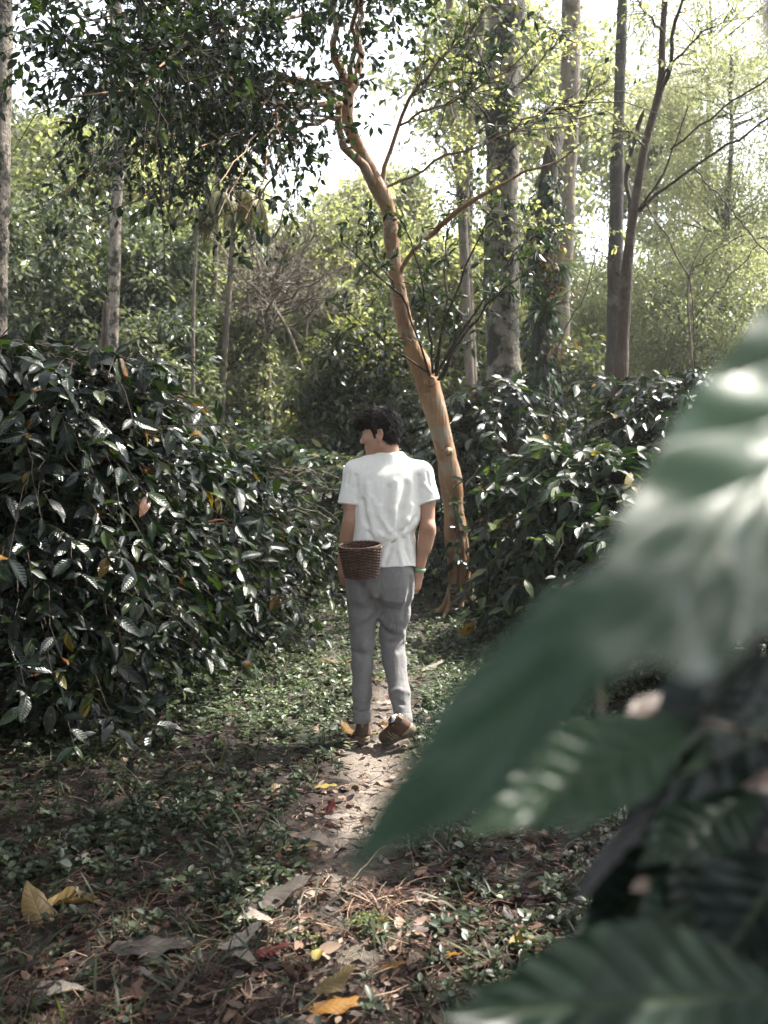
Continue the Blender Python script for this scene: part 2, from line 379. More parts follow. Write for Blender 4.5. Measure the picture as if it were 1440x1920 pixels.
tc = N(nt, 'TexCoord'); pa = N(nt, 'Attribute', attribute_name='path')
n1 = N(nt, 'TexNoise', Scale=9.0, Detail=8.0, Roughness=0.7); L(tc.outputs['Object'], n1.inputs['Vector'])
n2 = N(nt, 'TexNoise', Scale=1.3, Detail=4.0); L(tc.outputs['Object'], n2.inputs['Vector'])
n4 = N(nt, 'TexNoise', Scale=55.0, Detail=6.0, Roughness=0.7); L(tc.outputs['Object'], n4.inputs['Vector'])
r1 = ramp(nt, [(0.32, (0.010, 0.0075, 0.006)), (0.5, (0.024, 0.016, 0.012)), (0.68, (0.05, 0.033, 0.024))]); L(n1.outputs[0], r1.inputs[0])
r2 = ramp(nt, [(0.35, (0.11, 0.085, 0.07)), (0.65, (0.27, 0.225, 0.19))]); L(n4.outputs[0], r2.inputs[0])
r3 = ramp(nt, [(0.48, (0, 0, 0)), (0.6, (0.65, 0.65, 0.65))]); L(n2.outputs[0], r3.inputs[0])
mg = nt.nodes.new('ShaderNodeMix'); mg.data_type = 'RGBA'; L(r3.outputs[0], mg.inputs[0]); L(r1.outputs[0], mg.inputs[6]); mg.inputs[7].default_value = (0.03, 0.038, 0.019, 1)
mx = nt.nodes.new('ShaderNodeMix'); mx.data_type = 'RGBA'; L(pa.outputs['Fac'], mx.inputs[0]); L(mg.outputs[2], mx.inputs[6]); L(r2.outputs[0], mx.inputs[7])
b = N(nt, 'Bump', Strength=0.8, Distance=0.03); L(math_n(nt, 'ADD', n1.outputs[0], n4.outputs[0]), b.inputs['Height'])
p = N(nt, 'BsdfPrincipled', Roughness=0.8); p.inputs['Specular IOR Level'].default_value = 0.35
L(mx.outputs[2], p.inputs['Base Color']); L(b.outputs[0], p.inputs['Normal']); L(p.outputs[0], out.inputs[0])
tag(mk('ground', V, Q, m, attrs={'path': pw.reshape(-1)}), 'bare forest soil with a narrow trodden footpath', None, None, 'structure')

# ------------------------------------------------------------------ what covers the ground
def scatter(n, dens, x0=-3.0, x1=3.2, y0=2.2, y1=13.0, r=rng):
    """Points with density falling with depth as the picture needs it."""
    u = r.random(n); y = y0 * (y1 / y0) ** u
    half = np.minimum(0.55 * y + 0.25, 6.0); x = r.uniform(-1, 1, n) * half
    k = dens(x, y) > r.random(n)
    return x[k], y[k]
def blob(x, y, s, ph): return 0.5 + 0.5 * np.sin(x * s + ph) * np.sin(y * s * 0.9 + 2 * ph) + 0.25 * np.sin(x * s * 2.3 - y * s * 1.9 + ph)
PER = lambda x, y: (np.hypot(x + 0.05, y - 5.0) > 0.0)

def weeds(n, dens, size, hgt, nl, r=rng):
    x, y = scatter(n, dens, r=r); m = len(x)
    h = r.uniform(hgt[0], hgt[1], m); k = nl
    X, Y, H = np.repeat(x, k), np.repeat(y, k), np.repeat(h, k)
    lv = np.tile(np.arange(k) / k, m); az = r.uniform(0, 6.283, m * k)
    lean = np.repeat(r.normal(0, 0.25, (m, 2)), k, 0)
    z = gz(X, Y) + H * (0.25 + 0.75 * lv)
    pos = np.stack([X + lean[:, 0] * H * lv, Y + lean[:, 1] * H * lv, z], -1)
    el = r.uniform(-0.1, 0.7, m * k)
    f = np.stack([np.cos(az) * np.cos(el), np.sin(az) * np.cos(el), np.sin(el)], -1)
    nr = np.array([0, 0, 1.0]) + r.normal(0, 0.35, (m * k, 3))
    sz = np.repeat(r.uniform(size[0], size[1], m), k) * r.uniform(0.6, 1.2, m * k)
    tint = np.repeat(r.random(m), k) * 0.7 + r.random(m * k) * 0.3
    return pos, f, nr, sz, tint, np.stack([x, y, gz(x, y), h], -1), lean[::k]

offp = lambda x, y, a=0.13: np.maximum(np.clip((path_d(x, y) - a) / 0.12, 0, 1), np.interp(y, [2.6, 3.3, 5.9, 6.9], [.45, 0, 0, .7]))
lv = Leaves(); st = Tubes()
def dens_near(x, y):   # tufts of broad leaved weeds on the left and at lower right, thin where the litter lies
    b = np.clip(blob(x, y, 2.6, 1.0) * 1.5 - 0.55, 0, 1)
    band = np.interp(y, [2.2, 2.75, 3.1, 3.5, 4.3, 5.2, 13], [0.07, 0.15, 0.55, 0.8, 0.6, 0.6, 0.3])
    return offp(x, y) * (0.22 + 0.9 * b) * band
a = weeds(21000, dens_near, (0.018, 0.046), (0.015, 0.08), 9); lv.add(T_ROUND, a[0], a[1], a[2], a[3], a[4])
nb = a[5]; ln = a[6]
pts = np.stack([np.stack([nb[:, 0], nb[:, 1], nb[:, 2] - .01], -1), np.stack([nb[:, 0] + ln[:, 0] * nb[:, 3], nb[:, 1] + ln[:, 1] * nb[:, 3], nb[:, 2] + nb[:, 3]], -1)], 1)
st.batch(pts, np.full((len(nb), 2), 0.0012), 3)
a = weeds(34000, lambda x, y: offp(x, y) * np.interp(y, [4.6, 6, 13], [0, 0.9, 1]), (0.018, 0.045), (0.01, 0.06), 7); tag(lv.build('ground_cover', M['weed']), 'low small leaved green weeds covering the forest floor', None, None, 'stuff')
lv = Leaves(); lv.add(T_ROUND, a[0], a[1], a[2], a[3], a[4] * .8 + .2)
tag(lv.build('ground_cover', M['weed_lit']), 'short green ground cover on the clearing along the path, sunlight painted into its colour', None, None, 'stuff')
tag(st.build('weed_stems', M['weed']), 'thin green stems of the low weeds', None, None, 'stuff')

lv = Leaves()
x, y = scatter(3800, lambda x, y: offp(x, y) * np.clip(blob(x, y, 3.1, 2.4) * 1.6 - 0.6, 0.05, 1))
k = 7; m = len(x); X, Y = np.repeat(x, k) + rng.normal(0, .015, m * k), np.repeat(y, k) + rng.normal(0, .015, m * k)
az = rng.uniform(0, 6.283, m * k); el = rng.uniform(0.35, 1.3, m * k)
f = np.stack([np.cos(az) * np.cos(el), np.sin(az) * np.cos(el), np.sin(el)], -1)
T_BLADE = [leaf_template(5, 1, 0.055, 0, 0.45), leaf_template(5, 1, 0.07, 0, 0.7), leaf_template(5, 1, 0.05, 0, 0.2)]
lv.add(T_BLADE, np.stack([X, Y, gz(X, Y) - .005], -1), f, np.array([0, 0, 1.]) + rng.normal(0, .2, (m * k, 3)), rng.uniform(.05, .16, m * k), np.repeat(rng.random(m), k) * .75 + rng.random(m * k) * .25)
x, y = scatter(7000, lambda x, y: offp(x, y) * np.interp(y, [4.8, 5.6, 13], [0, 1, 1]))
m = len(x); az = rng.uniform(0, 6.283, m); el = rng.uniform(0.4, 1.4, m)
lv.add(T_BLADE, np.stack([x, y, gz(x, y) - .005], -1), np.stack([np.cos(az) * np.cos(el), np.sin(az) * np.cos(el), np.sin(el)], -1), np.array([0, 0, 1.]) + rng.normal(0, .2, (m, 3)), rng.uniform(.05, .12, m))
tag(lv.build('grass', M['grass']), 'scattered tufts of short green grass beside the footpath', None, None, 'stuff')

lv = Leaves()
x, y = scatter(24000, lambda x, y: np.interp(y, [2.2, 3.2, 5, 7, 13], [1, 0.95, .6, .35, .2]) * np.where(path_d(x, y) < .2, 0.8, 1))
m = len(x); az = rng.uniform(0, 6.283, m)
f = np.stack([np.cos(az), np.sin(az), rng.normal(0, .22, m)], -1)
t = rng.random(m) ** 1.7
t = np.where(path_d(x, y) < .25, np.clip(t + .25, 0, 1), t)
lv.add(T_DRY, np.stack([x, y, gz(x, y) + rng.uniform(.002, .022, m)], -1), f, np.array([0, 0, 1.]) + rng.normal(0, .38, (m, 3)), rng.uniform(.018, .036, m) + .045 * rng.random(m) ** 3, t * .88)
tag(lv.build('leaf_litter', M['litter']), 'brown fallen leaves lying thick on the soil', None, None, 'stuff')

tb = Tubes(); x, y = scatter(20000, lambda x, y: np.interp(y, [2.2, 3.3, 4.2, 8], [1, .9, .35, .1]) * np.where(path_d(x, y) < .12, .5, 1))
m = len(x); az = rng.uniform(0, 6.283, m); ln = rng.uniform(.03, .13, m)
d = np.stack([np.cos(az), np.sin(az), rng.normal(0, .18, m)], -1); c = np.stack([x, y, gz(x, y) + rng.uniform(.004, .03, m)], -1)
bend = rng.normal(0, .12, (m, 3)) * ln[:, None]
tb.batch(np.stack([c - d * ln[:, None] / 2, c + bend, c + d * ln[:, None] / 2], 1), np.repeat(rng.uniform(.0008, .0022, m)[:, None], 3, 1), 3)
o = tb.build('straw_debris', None); a_ = o.data.attributes.new('tint', 'FLOAT', 'FACE'); a_.data.foreach_set('value', np.repeat(rng.random(m), 6).astype(np.float32)); o.data.materials.append(M['straw'])
tag(o, 'dry reddish straw and needle litter on the soil', None, None, 'stuff')
# ------------------------------------------------------------------ coffee bushes
def interp_poly(PT, s):
    """PT (M,N,3), s (M,K) in 0..1 -> points (M,K,3), tangents."""
    Mn, Nn, _ = PT.shape
    f = np.clip(s, 0, 0.9999) * (Nn - 1); k = f.astype(int); t = (f - k)[..., None]
    r = np.arange(Mn)[:, None]
    a, b_ = PT[r, k], PT[r, k + 1]
    return a * (1 - t) + b_ * t, norm(b_ - a)

def coffee_bush(name, label, c, R, H, nbr, seed, leaf=(.11, .18), mat='coffee', tmpl=T_COFFEE, group=None, droop=0.55, cat='coffee bush', keep=None, tscale=1.0, pairs=8, low=0.06, uv=True, sy=1.0):
    r = np.random.default_rng(seed)
    base = np.array([c[0], c[1], float(gz(c[0], c[1])) - 0.02])
    root = empty(name, base, label, cat, group)
    ns = 5; sa = r.uniform(0, 6.283, ns); so_ = r.uniform(0.05, .3, ns) * R
    stems = []
    for q in range(ns):
        tip = np.array([math.cos(sa[q]) * so_[q], math.sin(sa[q]) * so_[q], H * r.uniform(.74, .88)])
        stems.append(smooth_line([[tip[0] * .15, tip[1] * .15, 0], tip * [.6, .6, .5] + r.normal(0, .03, 3), tip], 9))
    stems = np.array(stems)
    t = low + (1 - low) * r.random(nbr) ** 0.85
    az = r.uniform(0, 6.283, nbr); si = r.integers(0, ns, nbr)
    prof = np.sqrt(np.clip(1 - (np.abs(t - .38) / .66) ** 2.2, .05, 1))
    Lb = R * prof * r.uniform(.72, 1.12, nbr)
    p0, _ = interp_poly(stems[si], (np.clip(t / .85, 0, 1) * .98)[:, None]); p0 = p0[:, 0]
    s = np.linspace(0, 1, 7)
    rise = r.uniform(.12, .5, nbr); dr = droop * r.uniform(.6, 1.3, nbr)
    dirs = np.stack([np.cos(az), np.sin(az) * sy], -1)
    PT = np.zeros((nbr, 7, 3))
    PT[:, :, :2] = p0[:, None, :2] + dirs[:, None, :] * (Lb[:, None] * s)[..., None]
    PT[:, :, 2] = p0[:, None, 2] + Lb[:, None] * (rise[:, None] * s - dr[:, None] * s * s)
    PT[:, 1:] += r.normal(0, .018, (nbr, 6, 3))
    PT[:, :, 2] = np.maximum(PT[:, :, 2], .05 + .1 * r.random((nbr, 1)))
    if keep is not None:
        ok = keep(PT[:, -1] + base, PT[:, 3] + base); PT = PT[ok]; nbr = len(PT)
    tb = Tubes()
    tb.batch(stems, np.tile(np.linspace(.022, .008, 9), (ns, 1)) * (R + .3), 6)
    tb.batch(PT, np.tile(np.linspace(.0045, .0015, 7), (nbr, 1)), 4)
    tb.build('branching_stem', M['twig'], root)
    lv = Leaves(); K = pairs
    sv = np.clip(np.linspace(.22, 1.0, K)[None] + r.normal(0, .03, (nbr, K)), .15, 1)
    pos, tan = interp_poly(PT, sv)
    side = norm(np.cross(tan, np.array([0, 0, 1.0])))
    for sg in (-1, 1):
        f = tan * r.uniform(.1, 1.1, (nbr, K, 1)) + sg * side * r.uniform(.2, 1.0, (nbr, K, 1)) + np.array([0, 0, -1]) * r.uniform(-.35, .6, (nbr, K, 1)) + r.normal(0, .25, (nbr, K, 3))
        nr = np.array([0, 0, 1.0]) + .35 * norm(PT[:, -1:] - PT[:, :1]) + r.normal(0, .5, (nbr, K, 3))
        sz = leaf[0] * .65 + (leaf[1] * 1.1 - leaf[0] * .65) * r.random((nbr, K)) ** 1.4 * np.where(sv > .9, .8, 1)
        tt = (r.random((nbr, K)) * tscale).reshape(-1)
        w_ = (pos + base).reshape(-1, 3); hole = np.sin(w_[:, 0] * 9.1 + seed) * np.sin(w_[:, 1] * 8.3 + 1.3) + np.sin(w_[:, 2] * 10.3 + w_[:, 0] * 4) * .8
        k_ = (r.random(nbr * K) > .12) & ((hole < .75) | (r.random(nbr * K) < .12))
        lv.add(tmpl, pos.reshape(-1, 3)[k_], f.reshape(-1, 3)[k_], nr.reshape(-1, 3)[k_], sz.reshape(-1)[k_], tt[k_], r)
    lv.build('foliage', M[mat], root, uv=uv)
    return root

coffee_bush('coffee_bush', 'large glossy coffee bush nearest on the left, drooping over dark shade', (-2.08, 5.5), 1.2, 2.5, 940, 11, (.095, .165), pairs=8)
coffee_bush('coffee_bush', 'coffee bush with orange flecked leaves between the nearest left bush and the brush pile', (-1.62, 7.4), 1.0, 1.72, 560, 12, (.095, .155), pairs=8)
coffee_bush('coffee_bush', 'low coffee bush just left of the walking person, beside the grassy path', (-1.4, 9.6), 0.9, 1.35, 300, 13, (.10, .165))
coffee_bush('coffee_bush', 'tall dark coffee bush directly behind the orange barked tree', (1.32, 10.6), 1.15, 2.75, 460, 15, (.12, .19), droop=.9)
coffee_bush('coffee_bush', 'coffee bush with bright young yellow-green leaf tips right of the orange trunk', (1.75, 7.9), 1.0, 1.8, 360, 16, (.12, .19), mat='coffee_young', droop=.6)
coffee_bush('coffee_bush', 'dark coffee bush half hidden behind the blurred foreground leaf', (2.75, 9.0), 1.35, 2.65, 460, 17, (.12, .18))
coffee_bush('coffee_bush', 'coffee bush filling the left edge behind the nearest left bush', (-3.3, 6.5), 1.3, 2.75, 420, 18, (.11, .17))
coffee_bush('coffee_bush', 'shaded coffee bush low on the right under the blurred leaves', (2.0, 5.9), 0.8, 1.25, 220, 19, (.11, .17))
coffee_bush('coffee_bush', 'unseen coffee bush added past the left edge to darken the near ground', (-2.55, 3.25), 1.02, 2.1, 260, 26, (.11, .18))  # this and the next two are unseen bushes added to block side light
coffee_bush('coffee_bush', 'unseen coffee bush added beside the viewpoint on the left to block sky light', (-2.3, 1.1), 1.0, 2.1, 220, 27, (.11, .18))
coffee_bush('coffee_bush', 'unseen coffee bush added past the right edge to darken the ground there', (2.9, 3.0), 0.95, 1.5, 240, 28, (.11, .18))
# row of bushes farther back, each a smaller leaved dense dome
for q, (px, y, R, H, lab) in enumerate([
        (545, 13.5, 1.4, 2.1, 'sunlit coffee bush far left of the person, under the bare tree'), (630, 12.2, 1.1, 1.8, 'coffee bush right behind the person, left of his head'),
        (440, 15.5, 1.5, 2.3, 'bright coffee bush below the slender pale stem'), (330, 12.0, 1.4, 2.0, 'coffee bush seen above the left bushes below the mottled trunk'),
        (1090, 13.0, 1.4, 2.1, 'coffee bush at the foot of the ivy clad trunk'), (1230, 12.0, 1.5, 2.3, 'coffee bush below the rust coloured forked tree'),
        (770, 13.6, 1.0, 1.8, 'coffee bush between the person and the orange trunk, far back'), (590, 18.0, 1.7, 2.3, 'farthest coffee bush on the sunlit clearing')]):
    c = P(px, 900, y)
    coffee_bush('coffee_bush', lab, (c[0], y), R, H, 170, 40 + q, (.12, .18), 'coffee_far', T_MID, 'coffee bushes in rows across the clearing', uv=False)

# ------------------------------------------------------------------ sub-branching and leafing of a limb
def leafy(lv, tb, PT, n_sub, sub_len, n_leaf, leaf, r, tmpl, up=0.25, droop=0.3, s0=.2, twig_r=.006, keep=None, flat=0.0, tint=(0, 1), fan=1.0, tipbias=0.0, gaps=True):
    """PT (M,N,3): limbs. Grows twigs on them and leaves on the twigs."""
    Mn = len(PT)
    s = s0 + (1 - s0) * r.random((Mn, n_sub)) ** (1 - .5 * tipbias)
    p0, tan = interp_poly(PT, s); p0 = p0.reshape(-1, 3); tan = tan.reshape(-1, 3)
    m = len(p0)
    d = norm(tan * r.uniform(.2, 1.0, (m, 1)) + fan * norm(r.normal(0, 1, (m, 3))) * np.array([1, 1, 1 - flat]) + np.array([0, 0, up]))
    Ls = r.uniform(sub_len[0], sub_len[1], m)
    u = np.linspace(0, 1, 5)
    T = p0[:, None] + d[:, None] * (Ls[:, None] * u)[..., None]
    T[:, :, 2] -= droop * Ls[:, None] * u ** 2
    T[:, 1:] += r.normal(0, .05, (m, 4, 3)) * Ls[:, None, None]
    if keep is not None:
        k = keep(T[:, 2]); T = T[k]; m = len(T)
    tb.batch(T, np.tile(np.linspace(1, .35, 5) * twig_r, (m, 1)), 4)
    sv = np.clip(r.uniform(.25, 1.05, (m, n_leaf)), 0, 1)
    pos, tg = interp_poly(T, sv)
    f = tg * r.uniform(.3, 1, (m, n_leaf, 1)) + norm(r.normal(0, 1, (m, n_leaf, 3))) * .8 + np.array([0, 0, -.25])
    nr = np.array([0, 0, 1.0]) + r.normal(0, .5, (m, n_leaf, 3))
    pos = pos.reshape(-1, 3) + r.normal(0, .012, (m * n_leaf, 3)); f = f.reshape(-1, 3); nr = nr.reshape(-1, 3)
    sz = r.uniform(leaf[0], leaf[1], len(pos)); tt = tint[0] + (tint[1] - tint[0]) * r.random(len(pos))
    k = shaded(pos, 0.03) if gaps else np.ones(len(pos), bool)
    if keep is not None: k &= keep(pos)
    lv.add(tmpl, pos[k], f[k], nr[k], sz[k], tt[k], r)
    return T

def px_line(rows, n, jit=0.0):
    """rows (px, py, depth, width px) -> points, radii."""
    a = np.array([[*P(px, py, d), 0.5 * w * mpp(d)] for px, py, d, w in rows])
    o = smooth_line(a, n, jit)
    return o[:, :3], np.maximum(o[:, 3], .002)

# ------------------------------------------------------------------ the leaning orange barked tree
r = np.random.default_rng(21)
b0 = G(862, 1150); b0 = np.array([b0[0], b0[1], -0.03]); D0 = b0[1]
root = empty('leaning_tree', b0, 'leaning tree with smooth orange-brown bark, its crown arching over the path', 'tree')
trunk = [(868, 1158, D0, 66), (864, 1120, D0, 50), (860, 1060, D0, 44), (851, 960, D0, 41), (842, 880, D0 - .05, 39), (824, 800, D0 - .1, 38), (806, 735, D0 - .15, 46), (796, 700, D0 - .2, 42), (774, 655, D0 - .25, 35),
         (757, 600, D0 - .3, 31), (744, 530, D0 - .3, 28), (735, 460, D0 - .3, 27), (729, 395, D0 - .3, 28), (712, 360, D0 - .35, 31), (690, 315, D0 - .4, 27), (668, 268, D0 - .45, 25), (650, 225, D0 - .5, 24), (653, 175, D0 - .5, 22)]
pt, rd = px_line(trunk, 60)
rd = rd * (1 + .05 * np.sin(np.arange(60) * .9) + .03 * r.normal(0, 1, 60))
tb = Tubes(); tb.one(pt, rd, 14)
for q in range(7):   # roots flaring into the soil
    a0 = q * .9 + .3; ex = np.array([math.cos(a0), math.sin(a0), 0]); tb.one(smooth_line([b0 + ex * .06 + [0, 0, .30], b0 + ex * .13 + [0, 0, .12], b0 + ex * .20 + [0, 0, .04], b0 + ex * r.uniform(.24, .32) + [0, 0, -.015]], 9), np.linspace(.055, .02, 9), 8)
# knots and scars standing out of the trunk
tb2, tb3 = Tubes(), Tubes()
for kx, ky, kr in ((838, 850, .07), (850, 918, .045), (818, 718, .09), (843, 935, .04), (770, 640, .04)):
    i_ = np.argmin(np.abs(pt[:, 2] - P(kx, ky, D0 - .1)[2])); c = pt[i_] + np.array([.02, -rd[i_] * .72, 0]); dd = np.array([r.normal(0, .2), -1, .2])
    if ky in (850, 935):
        q_ = np.linspace(-1, 1, 9); i2 = np.argmin(np.abs(pt[:, 2] - c[2])); tg_ = norm(pt[min(i2 + 2, 59)] - pt[max(i2 - 2, 0)])
        (tb2 if ky == 850 else tb3).one(c - np.array([.02, -.005, 0]) + tg_ * (q_ * kr * 1.1)[:, None] + np.stack([.006 * np.sin(q_ * 5), 0 * q_, 0 * q_], -1), kr * .34 * (1 - q_ ** 2) ** .6 * (1 + .25 * np.sin(q_ * 9)) + .002, 9)
    tb.one([c + dd * .0, c + dd * kr * .35, c + dd * kr * .6, c + dd * kr * .62, c + dd * kr * .35], [kr * .7, kr * .6, kr * .42, kr * .22, .004], 10)
limb_rows = [
    [(700, 345, D0 - .4, 20), (672, 300, D0 - .5, 17), (640, 262, D0 - .6, 15), (634, 225, D0 - .7, 14), (640, 195, D0 - .75, 11), (590, 165, D0 - 1.0, 11), (530, 142, D0 - 1.3, 10), (460, 150, D0 - 1.7, 8), (395, 190, D0 - 2.1, 6), (330, 235, D0 - 2.4, 4)],
    [(648, 190, D0 - .5, 13), (610, 165, D0 - .8, 11), (545, 150, D0 - 1.0, 10), (480, 175, D0 - 1.2, 8), (400, 205, D0 - 1.4, 6), (300, 225, D0 - 1.5, 5), (200, 190, D0 - 1.6, 3)],
    [(655, 180, D0 - .5, 17), (636, 120, D0 - .5, 16), (624, 80, D0 - .6, 14), (632, 40, D0 - .6, 12), (610, -20, D0 - .7, 11), (560, -90, D0 - .8, 8), (480, -150, D0 - 1.2, 5)],
    [(656, 175, D0 - .5, 15), (676, 110, D0 - .4, 13), (668, 50, D0 - .3, 11), (686, -10, D0 - .3, 10), (720, -100, D0 - .2, 7)],
    [(652, 165, D0 - .5, 13), (662, 90, D0 - .7, 10), (664, 40, D0 - .9, 9), (672, -30, D0 - 1.2, 8), (650, -120, D0 - 1.6, 5)],
    [(726, 372, D0 - .3, 17), (720, 318, D0 - .35, 9), (734, 275, D0 - .4, 8), (752, 225, D0 - .4, 7), (768, 185, D0 - .5, 7), (812, 130, D0 - .6, 6), (862, 70, D0 - .7, 5), (912, 15, D0 - .8, 4), (950, -60, D0 - .9, 3)],
    [(727, 350, D0 - .35, 6), (780, 322, D0 - .5, 5), (850, 290, D0 - .7, 5), (930, 262, D0 - .9, 4), (1010, 215, D0 - 1.1, 3), (1090, 190, D0 - 1.3, 2)],
    [(748, 236, D0 - .4, 5), (790, 211, D0 - .5, 5), (850, 192, D0 - .7, 4), (905, 160, D0 - .9, 4), (980, 120, D0 - 1, 3)],
    [(634, 226, D0 - .7, 8), (600, 230, D0 - .8, 8), (560, 240, D0 - .9, 7), (535, 290, D0 - .9, 5), (500, 350, D0 - 1, 4), (455, 385, D0 - 1, 4), (380, 420, D0 - 1.1, 3)],
    [(640, 195, D0 - .7, 10), (580, 190, D0 - 1.2, 8), (500, 190, D0 - 1.9, 7), (400, 120, D0 - 2.6, 5), (300, 90, D0 - 3.1, 4), (180, 95, D0 - 3.5, 3)],
    [(560, -60, D0 - .8, 8), (450, -20, D0 - 1.4, 7), (330, 10, D0 - 2.0, 6), (200, 30, D0 - 2.4, 4), (90, 60, D0 - 2.6, 3)],
    [(590, 20, D0 - 1.0, 7), (480, 50, D0 - 2.0, 6), (380, 60, D0 - 2.9, 5), (260, 160, D0 - 3.6, 4), (140, 180, D0 - 3.9, 3)],
    [(672, -30, D0 - 1.2, 8), (690, -90, D0 - 2.2, 7), (640, -200, D0 - 3.2, 5), (560, -350, D0 - 4.0, 4)],
    [(600, -60, D0 - 1.2, 8), (480, -200, D0 - 2.6, 7), (350, -350, D0 - 3.6, 5), (250, -520, D0 - 4.3, 4)],
]
NB = len(limb_rows)
for q in range(16):   # thin bare branches arching below the crown
    x0, y0 = r.choice([640, 600, 560, 520]), r.uniform(150, 235); x1 = r.uniform(60, 520); y1 = r.uniform(190, 430); dd = D0 - r.uniform(.8, 3.6)
    limb_rows.append([(x0, y0, D0 - .8, 5), (x0 * .7 + x1 * .3, y0 * .8 + y1 * .2 - r.uniform(0, 40), (D0 - .8) * .65 + dd * .35, 4), (x0 * .35 + x1 * .65, y0 * .4 + y1 * .6 - r.uniform(-10, 40), (D0 - .8) * .3 + dd * .7, 3), (x1, y1, dd, 2)])
limbs = [px_line(rw, 16, .012) for rw in limb_rows]
for a_, b_ in limbs: tb.one(a_, b_, 8)
# snapped pale limb on the right and thin shoots rising from the knot
tb.one(*px_line([(742, 540, D0 - .3, 8), (762, 490, D0 - .35, 8), (783, 462, D0 - .4, 9), (812, 437, D0 - .4, 11), (850, 402, D0 - .5, 11), (888, 376, D0 - .6, 9), (930, 352, D0 - .7, 7), (985, 322, D0 - .8, 5), (1050, 300, D0 - .9, 4), (1110, 250, D0 - 1, 2)], 26, .004), 8)
tk_ = tb.build('trunk', M['bark_orange'], root, b0); tb2.build('bark_scar', M['bark_dark'], root, b0); tb3.build('bark_scar', M['bark_dark'], root, b0)
lv, tw = Leaves(), Tubes()
for q, (a_, b_) in enumerate(limbs):
    if q >= NB:
        leafy(lv, tw, a_[None], 9, (.15, .6), 4, (.05, .1), r, T_ROUND + T_MID, up=.05, droop=.25, s0=.3, twig_r=.004, tint=(0, .99)); continue
    big = q in (0, 1, 9, 10, 11, 8)
    top = q in (2, 12, 13, 4)
    nsub = 46 if q in (9, 10, 11) else 36 if q in (0, 1) else 40 if top else 24 if q != 8 else 4
    cut = (lambda p: (p[:, 2] > 3.4 + 0.25 * np.sin(p[:, 0] * 5)) ) if q != 8 else None
    T = leafy(lv, tw, a_[None], nsub, (.3, .95), 9 if q != 8 else 4, (.045, .085) if big or top else (.055, .095), r, T_ROUND + T_MID, up=.2 if q not in (0, 1, 9) else .05, droop=.25, s0=.38 if q < 8 else .3, twig_r=.006, keep=cut, tint=(0, .93) if big or top else (.3, 1))
    if big or top:
        leafy(lv, tw, T, 4, (.18, .5), 9, (.048, .085), r, T_ROUND + T_MID, up=.15, droop=.3, s0=.3, twig_r=.003, keep=cut, tint=(0, .99))
tw.build('twig_tracery', M['twig'], root, b0)
lv.build('crown', M['crown'], root, b0)
# shoots with long glossy leaves rising from the knot
shoots = [[(806, 705, D0 - .3, 5), (770, 600, D0 - .6, 4), (745, 548, D0 - .8, 4), (690, 500, D0 - 1, 3), (640, 455, D0 - 1.1, 2)], [(812, 700, D0 - .3, 5), (798, 560, D0 - .6, 4), (770, 450, D0 - .7, 3), (740, 400, D0 - .75, 2)],
          [(818, 705, D0 - .3, 7), (833, 600, D0 - .5, 5), (868, 520, D0 - .6, 4), (900, 440, D0 - .7, 3), (930, 380, D0 - .8, 2)], [(822, 712, D0 - .3, 6), (860, 640, D0 - .6, 5), (925, 560, D0 - .8, 4), (985, 510, D0 - 1, 2)],
          [(816, 700, D0 - .3, 6), (836, 560, D0 - .4, 4), (832, 470, D0 - .4, 3), (850, 400, D0 - .4, 2)], [(818, 700, D0 - .3, 5), (880, 600, D0 - .5, 4), (960, 480, D0 - .6, 3), (1010, 430, D0 - .6, 2)],
          [(826, 712, D0 - .3, 10), (838, 690, D0 - .35, 9), (846, 660, D0 - .4, 6), (862, 590, D0 - .5, 4)], [(806, 700, D0 - .3, 4), (720, 640, D0 - .7, 3), (660, 590, D0 - .9, 2), (610, 560, D0 - 1, 2)],
          [(745, 548, D0 - .8, 3), (700, 470, D0 - 1.0, 3), (690, 430, D0 - 1.1, 2)]]
lv, tw = Leaves(), Tubes(); r = np.random.default_rng(22)
for rw in shoots:
    a_, b_ = px_line(rw, 12, .008); tw.one(a_, b_, 6)
    leafy(lv, tw, a_[None], 13, (.12, .42), 8, (.06, .115), r, [leaf_template(5, 2, .32, .25, .3), leaf_template(5, 2, .28, .2, .15)], up=.3, droop=.15, s0=.3, twig_r=.003, tint=(0, .97), tipbias=.6, gaps=False)
tw.build('shoot_stem', M['twig'], root, b0)
lv.build('shoot_foliage', M['sprout'], root, b0)
# creeper at the foot of the trunk
r = np.random.default_rng(23); vb = b0 + np.array([0, -.05, 0])
vroot = empty('creeper_vine', vb, 'leafy creeper climbing the foot of the orange trunk', 'vine')
lv, tw = Leaves(), Tubes()
for q in range(7):
    zz = np.linspace(0, r.uniform(.5, 1.5), 14); cx = np.interp(zz, pt[::-1][:, 2] if pt[0, 2] > pt[-1, 2] else pt[:, 2], pt[::-1][:, 0] if pt[0, 2] > pt[-1, 2] else pt[:, 0])
    an = r.uniform(-2.4, -.7) + np.cumsum(r.normal(0, .12, 14)); rr_ = np.interp(zz, [0, .2, 1.5], [.17, .135, .115])
    line = np.stack([cx + rr_ * np.cos(an), D0 + rr_ * np.sin(an), zz], -1); tw.one(line, .004, 5)
    s_, tg_ = interp_poly(line[None], r.random((1, 12)) ** 1.3); s_ = s_[0]
    f = np.stack([np.cos(np.repeat(an.mean(), 12)) * .3 + r.normal(0, .7, 12), -np.abs(r.normal(.2, .5, 12)), r.normal(-.3, .4, 12)], -1)
    lv.add(T_ROUND, s_ + np.array([0, -.015, 0]), f, np.array([0, -.7, .7]) + r.normal(0, .4, (12, 3)), r.uniform(.05, .11, 12), r.random(12) * .9, r)
tw.build('vine_stem', M['twig'], vroot, vb); lv.build('foliage', M['sprout'], vroot, vb)
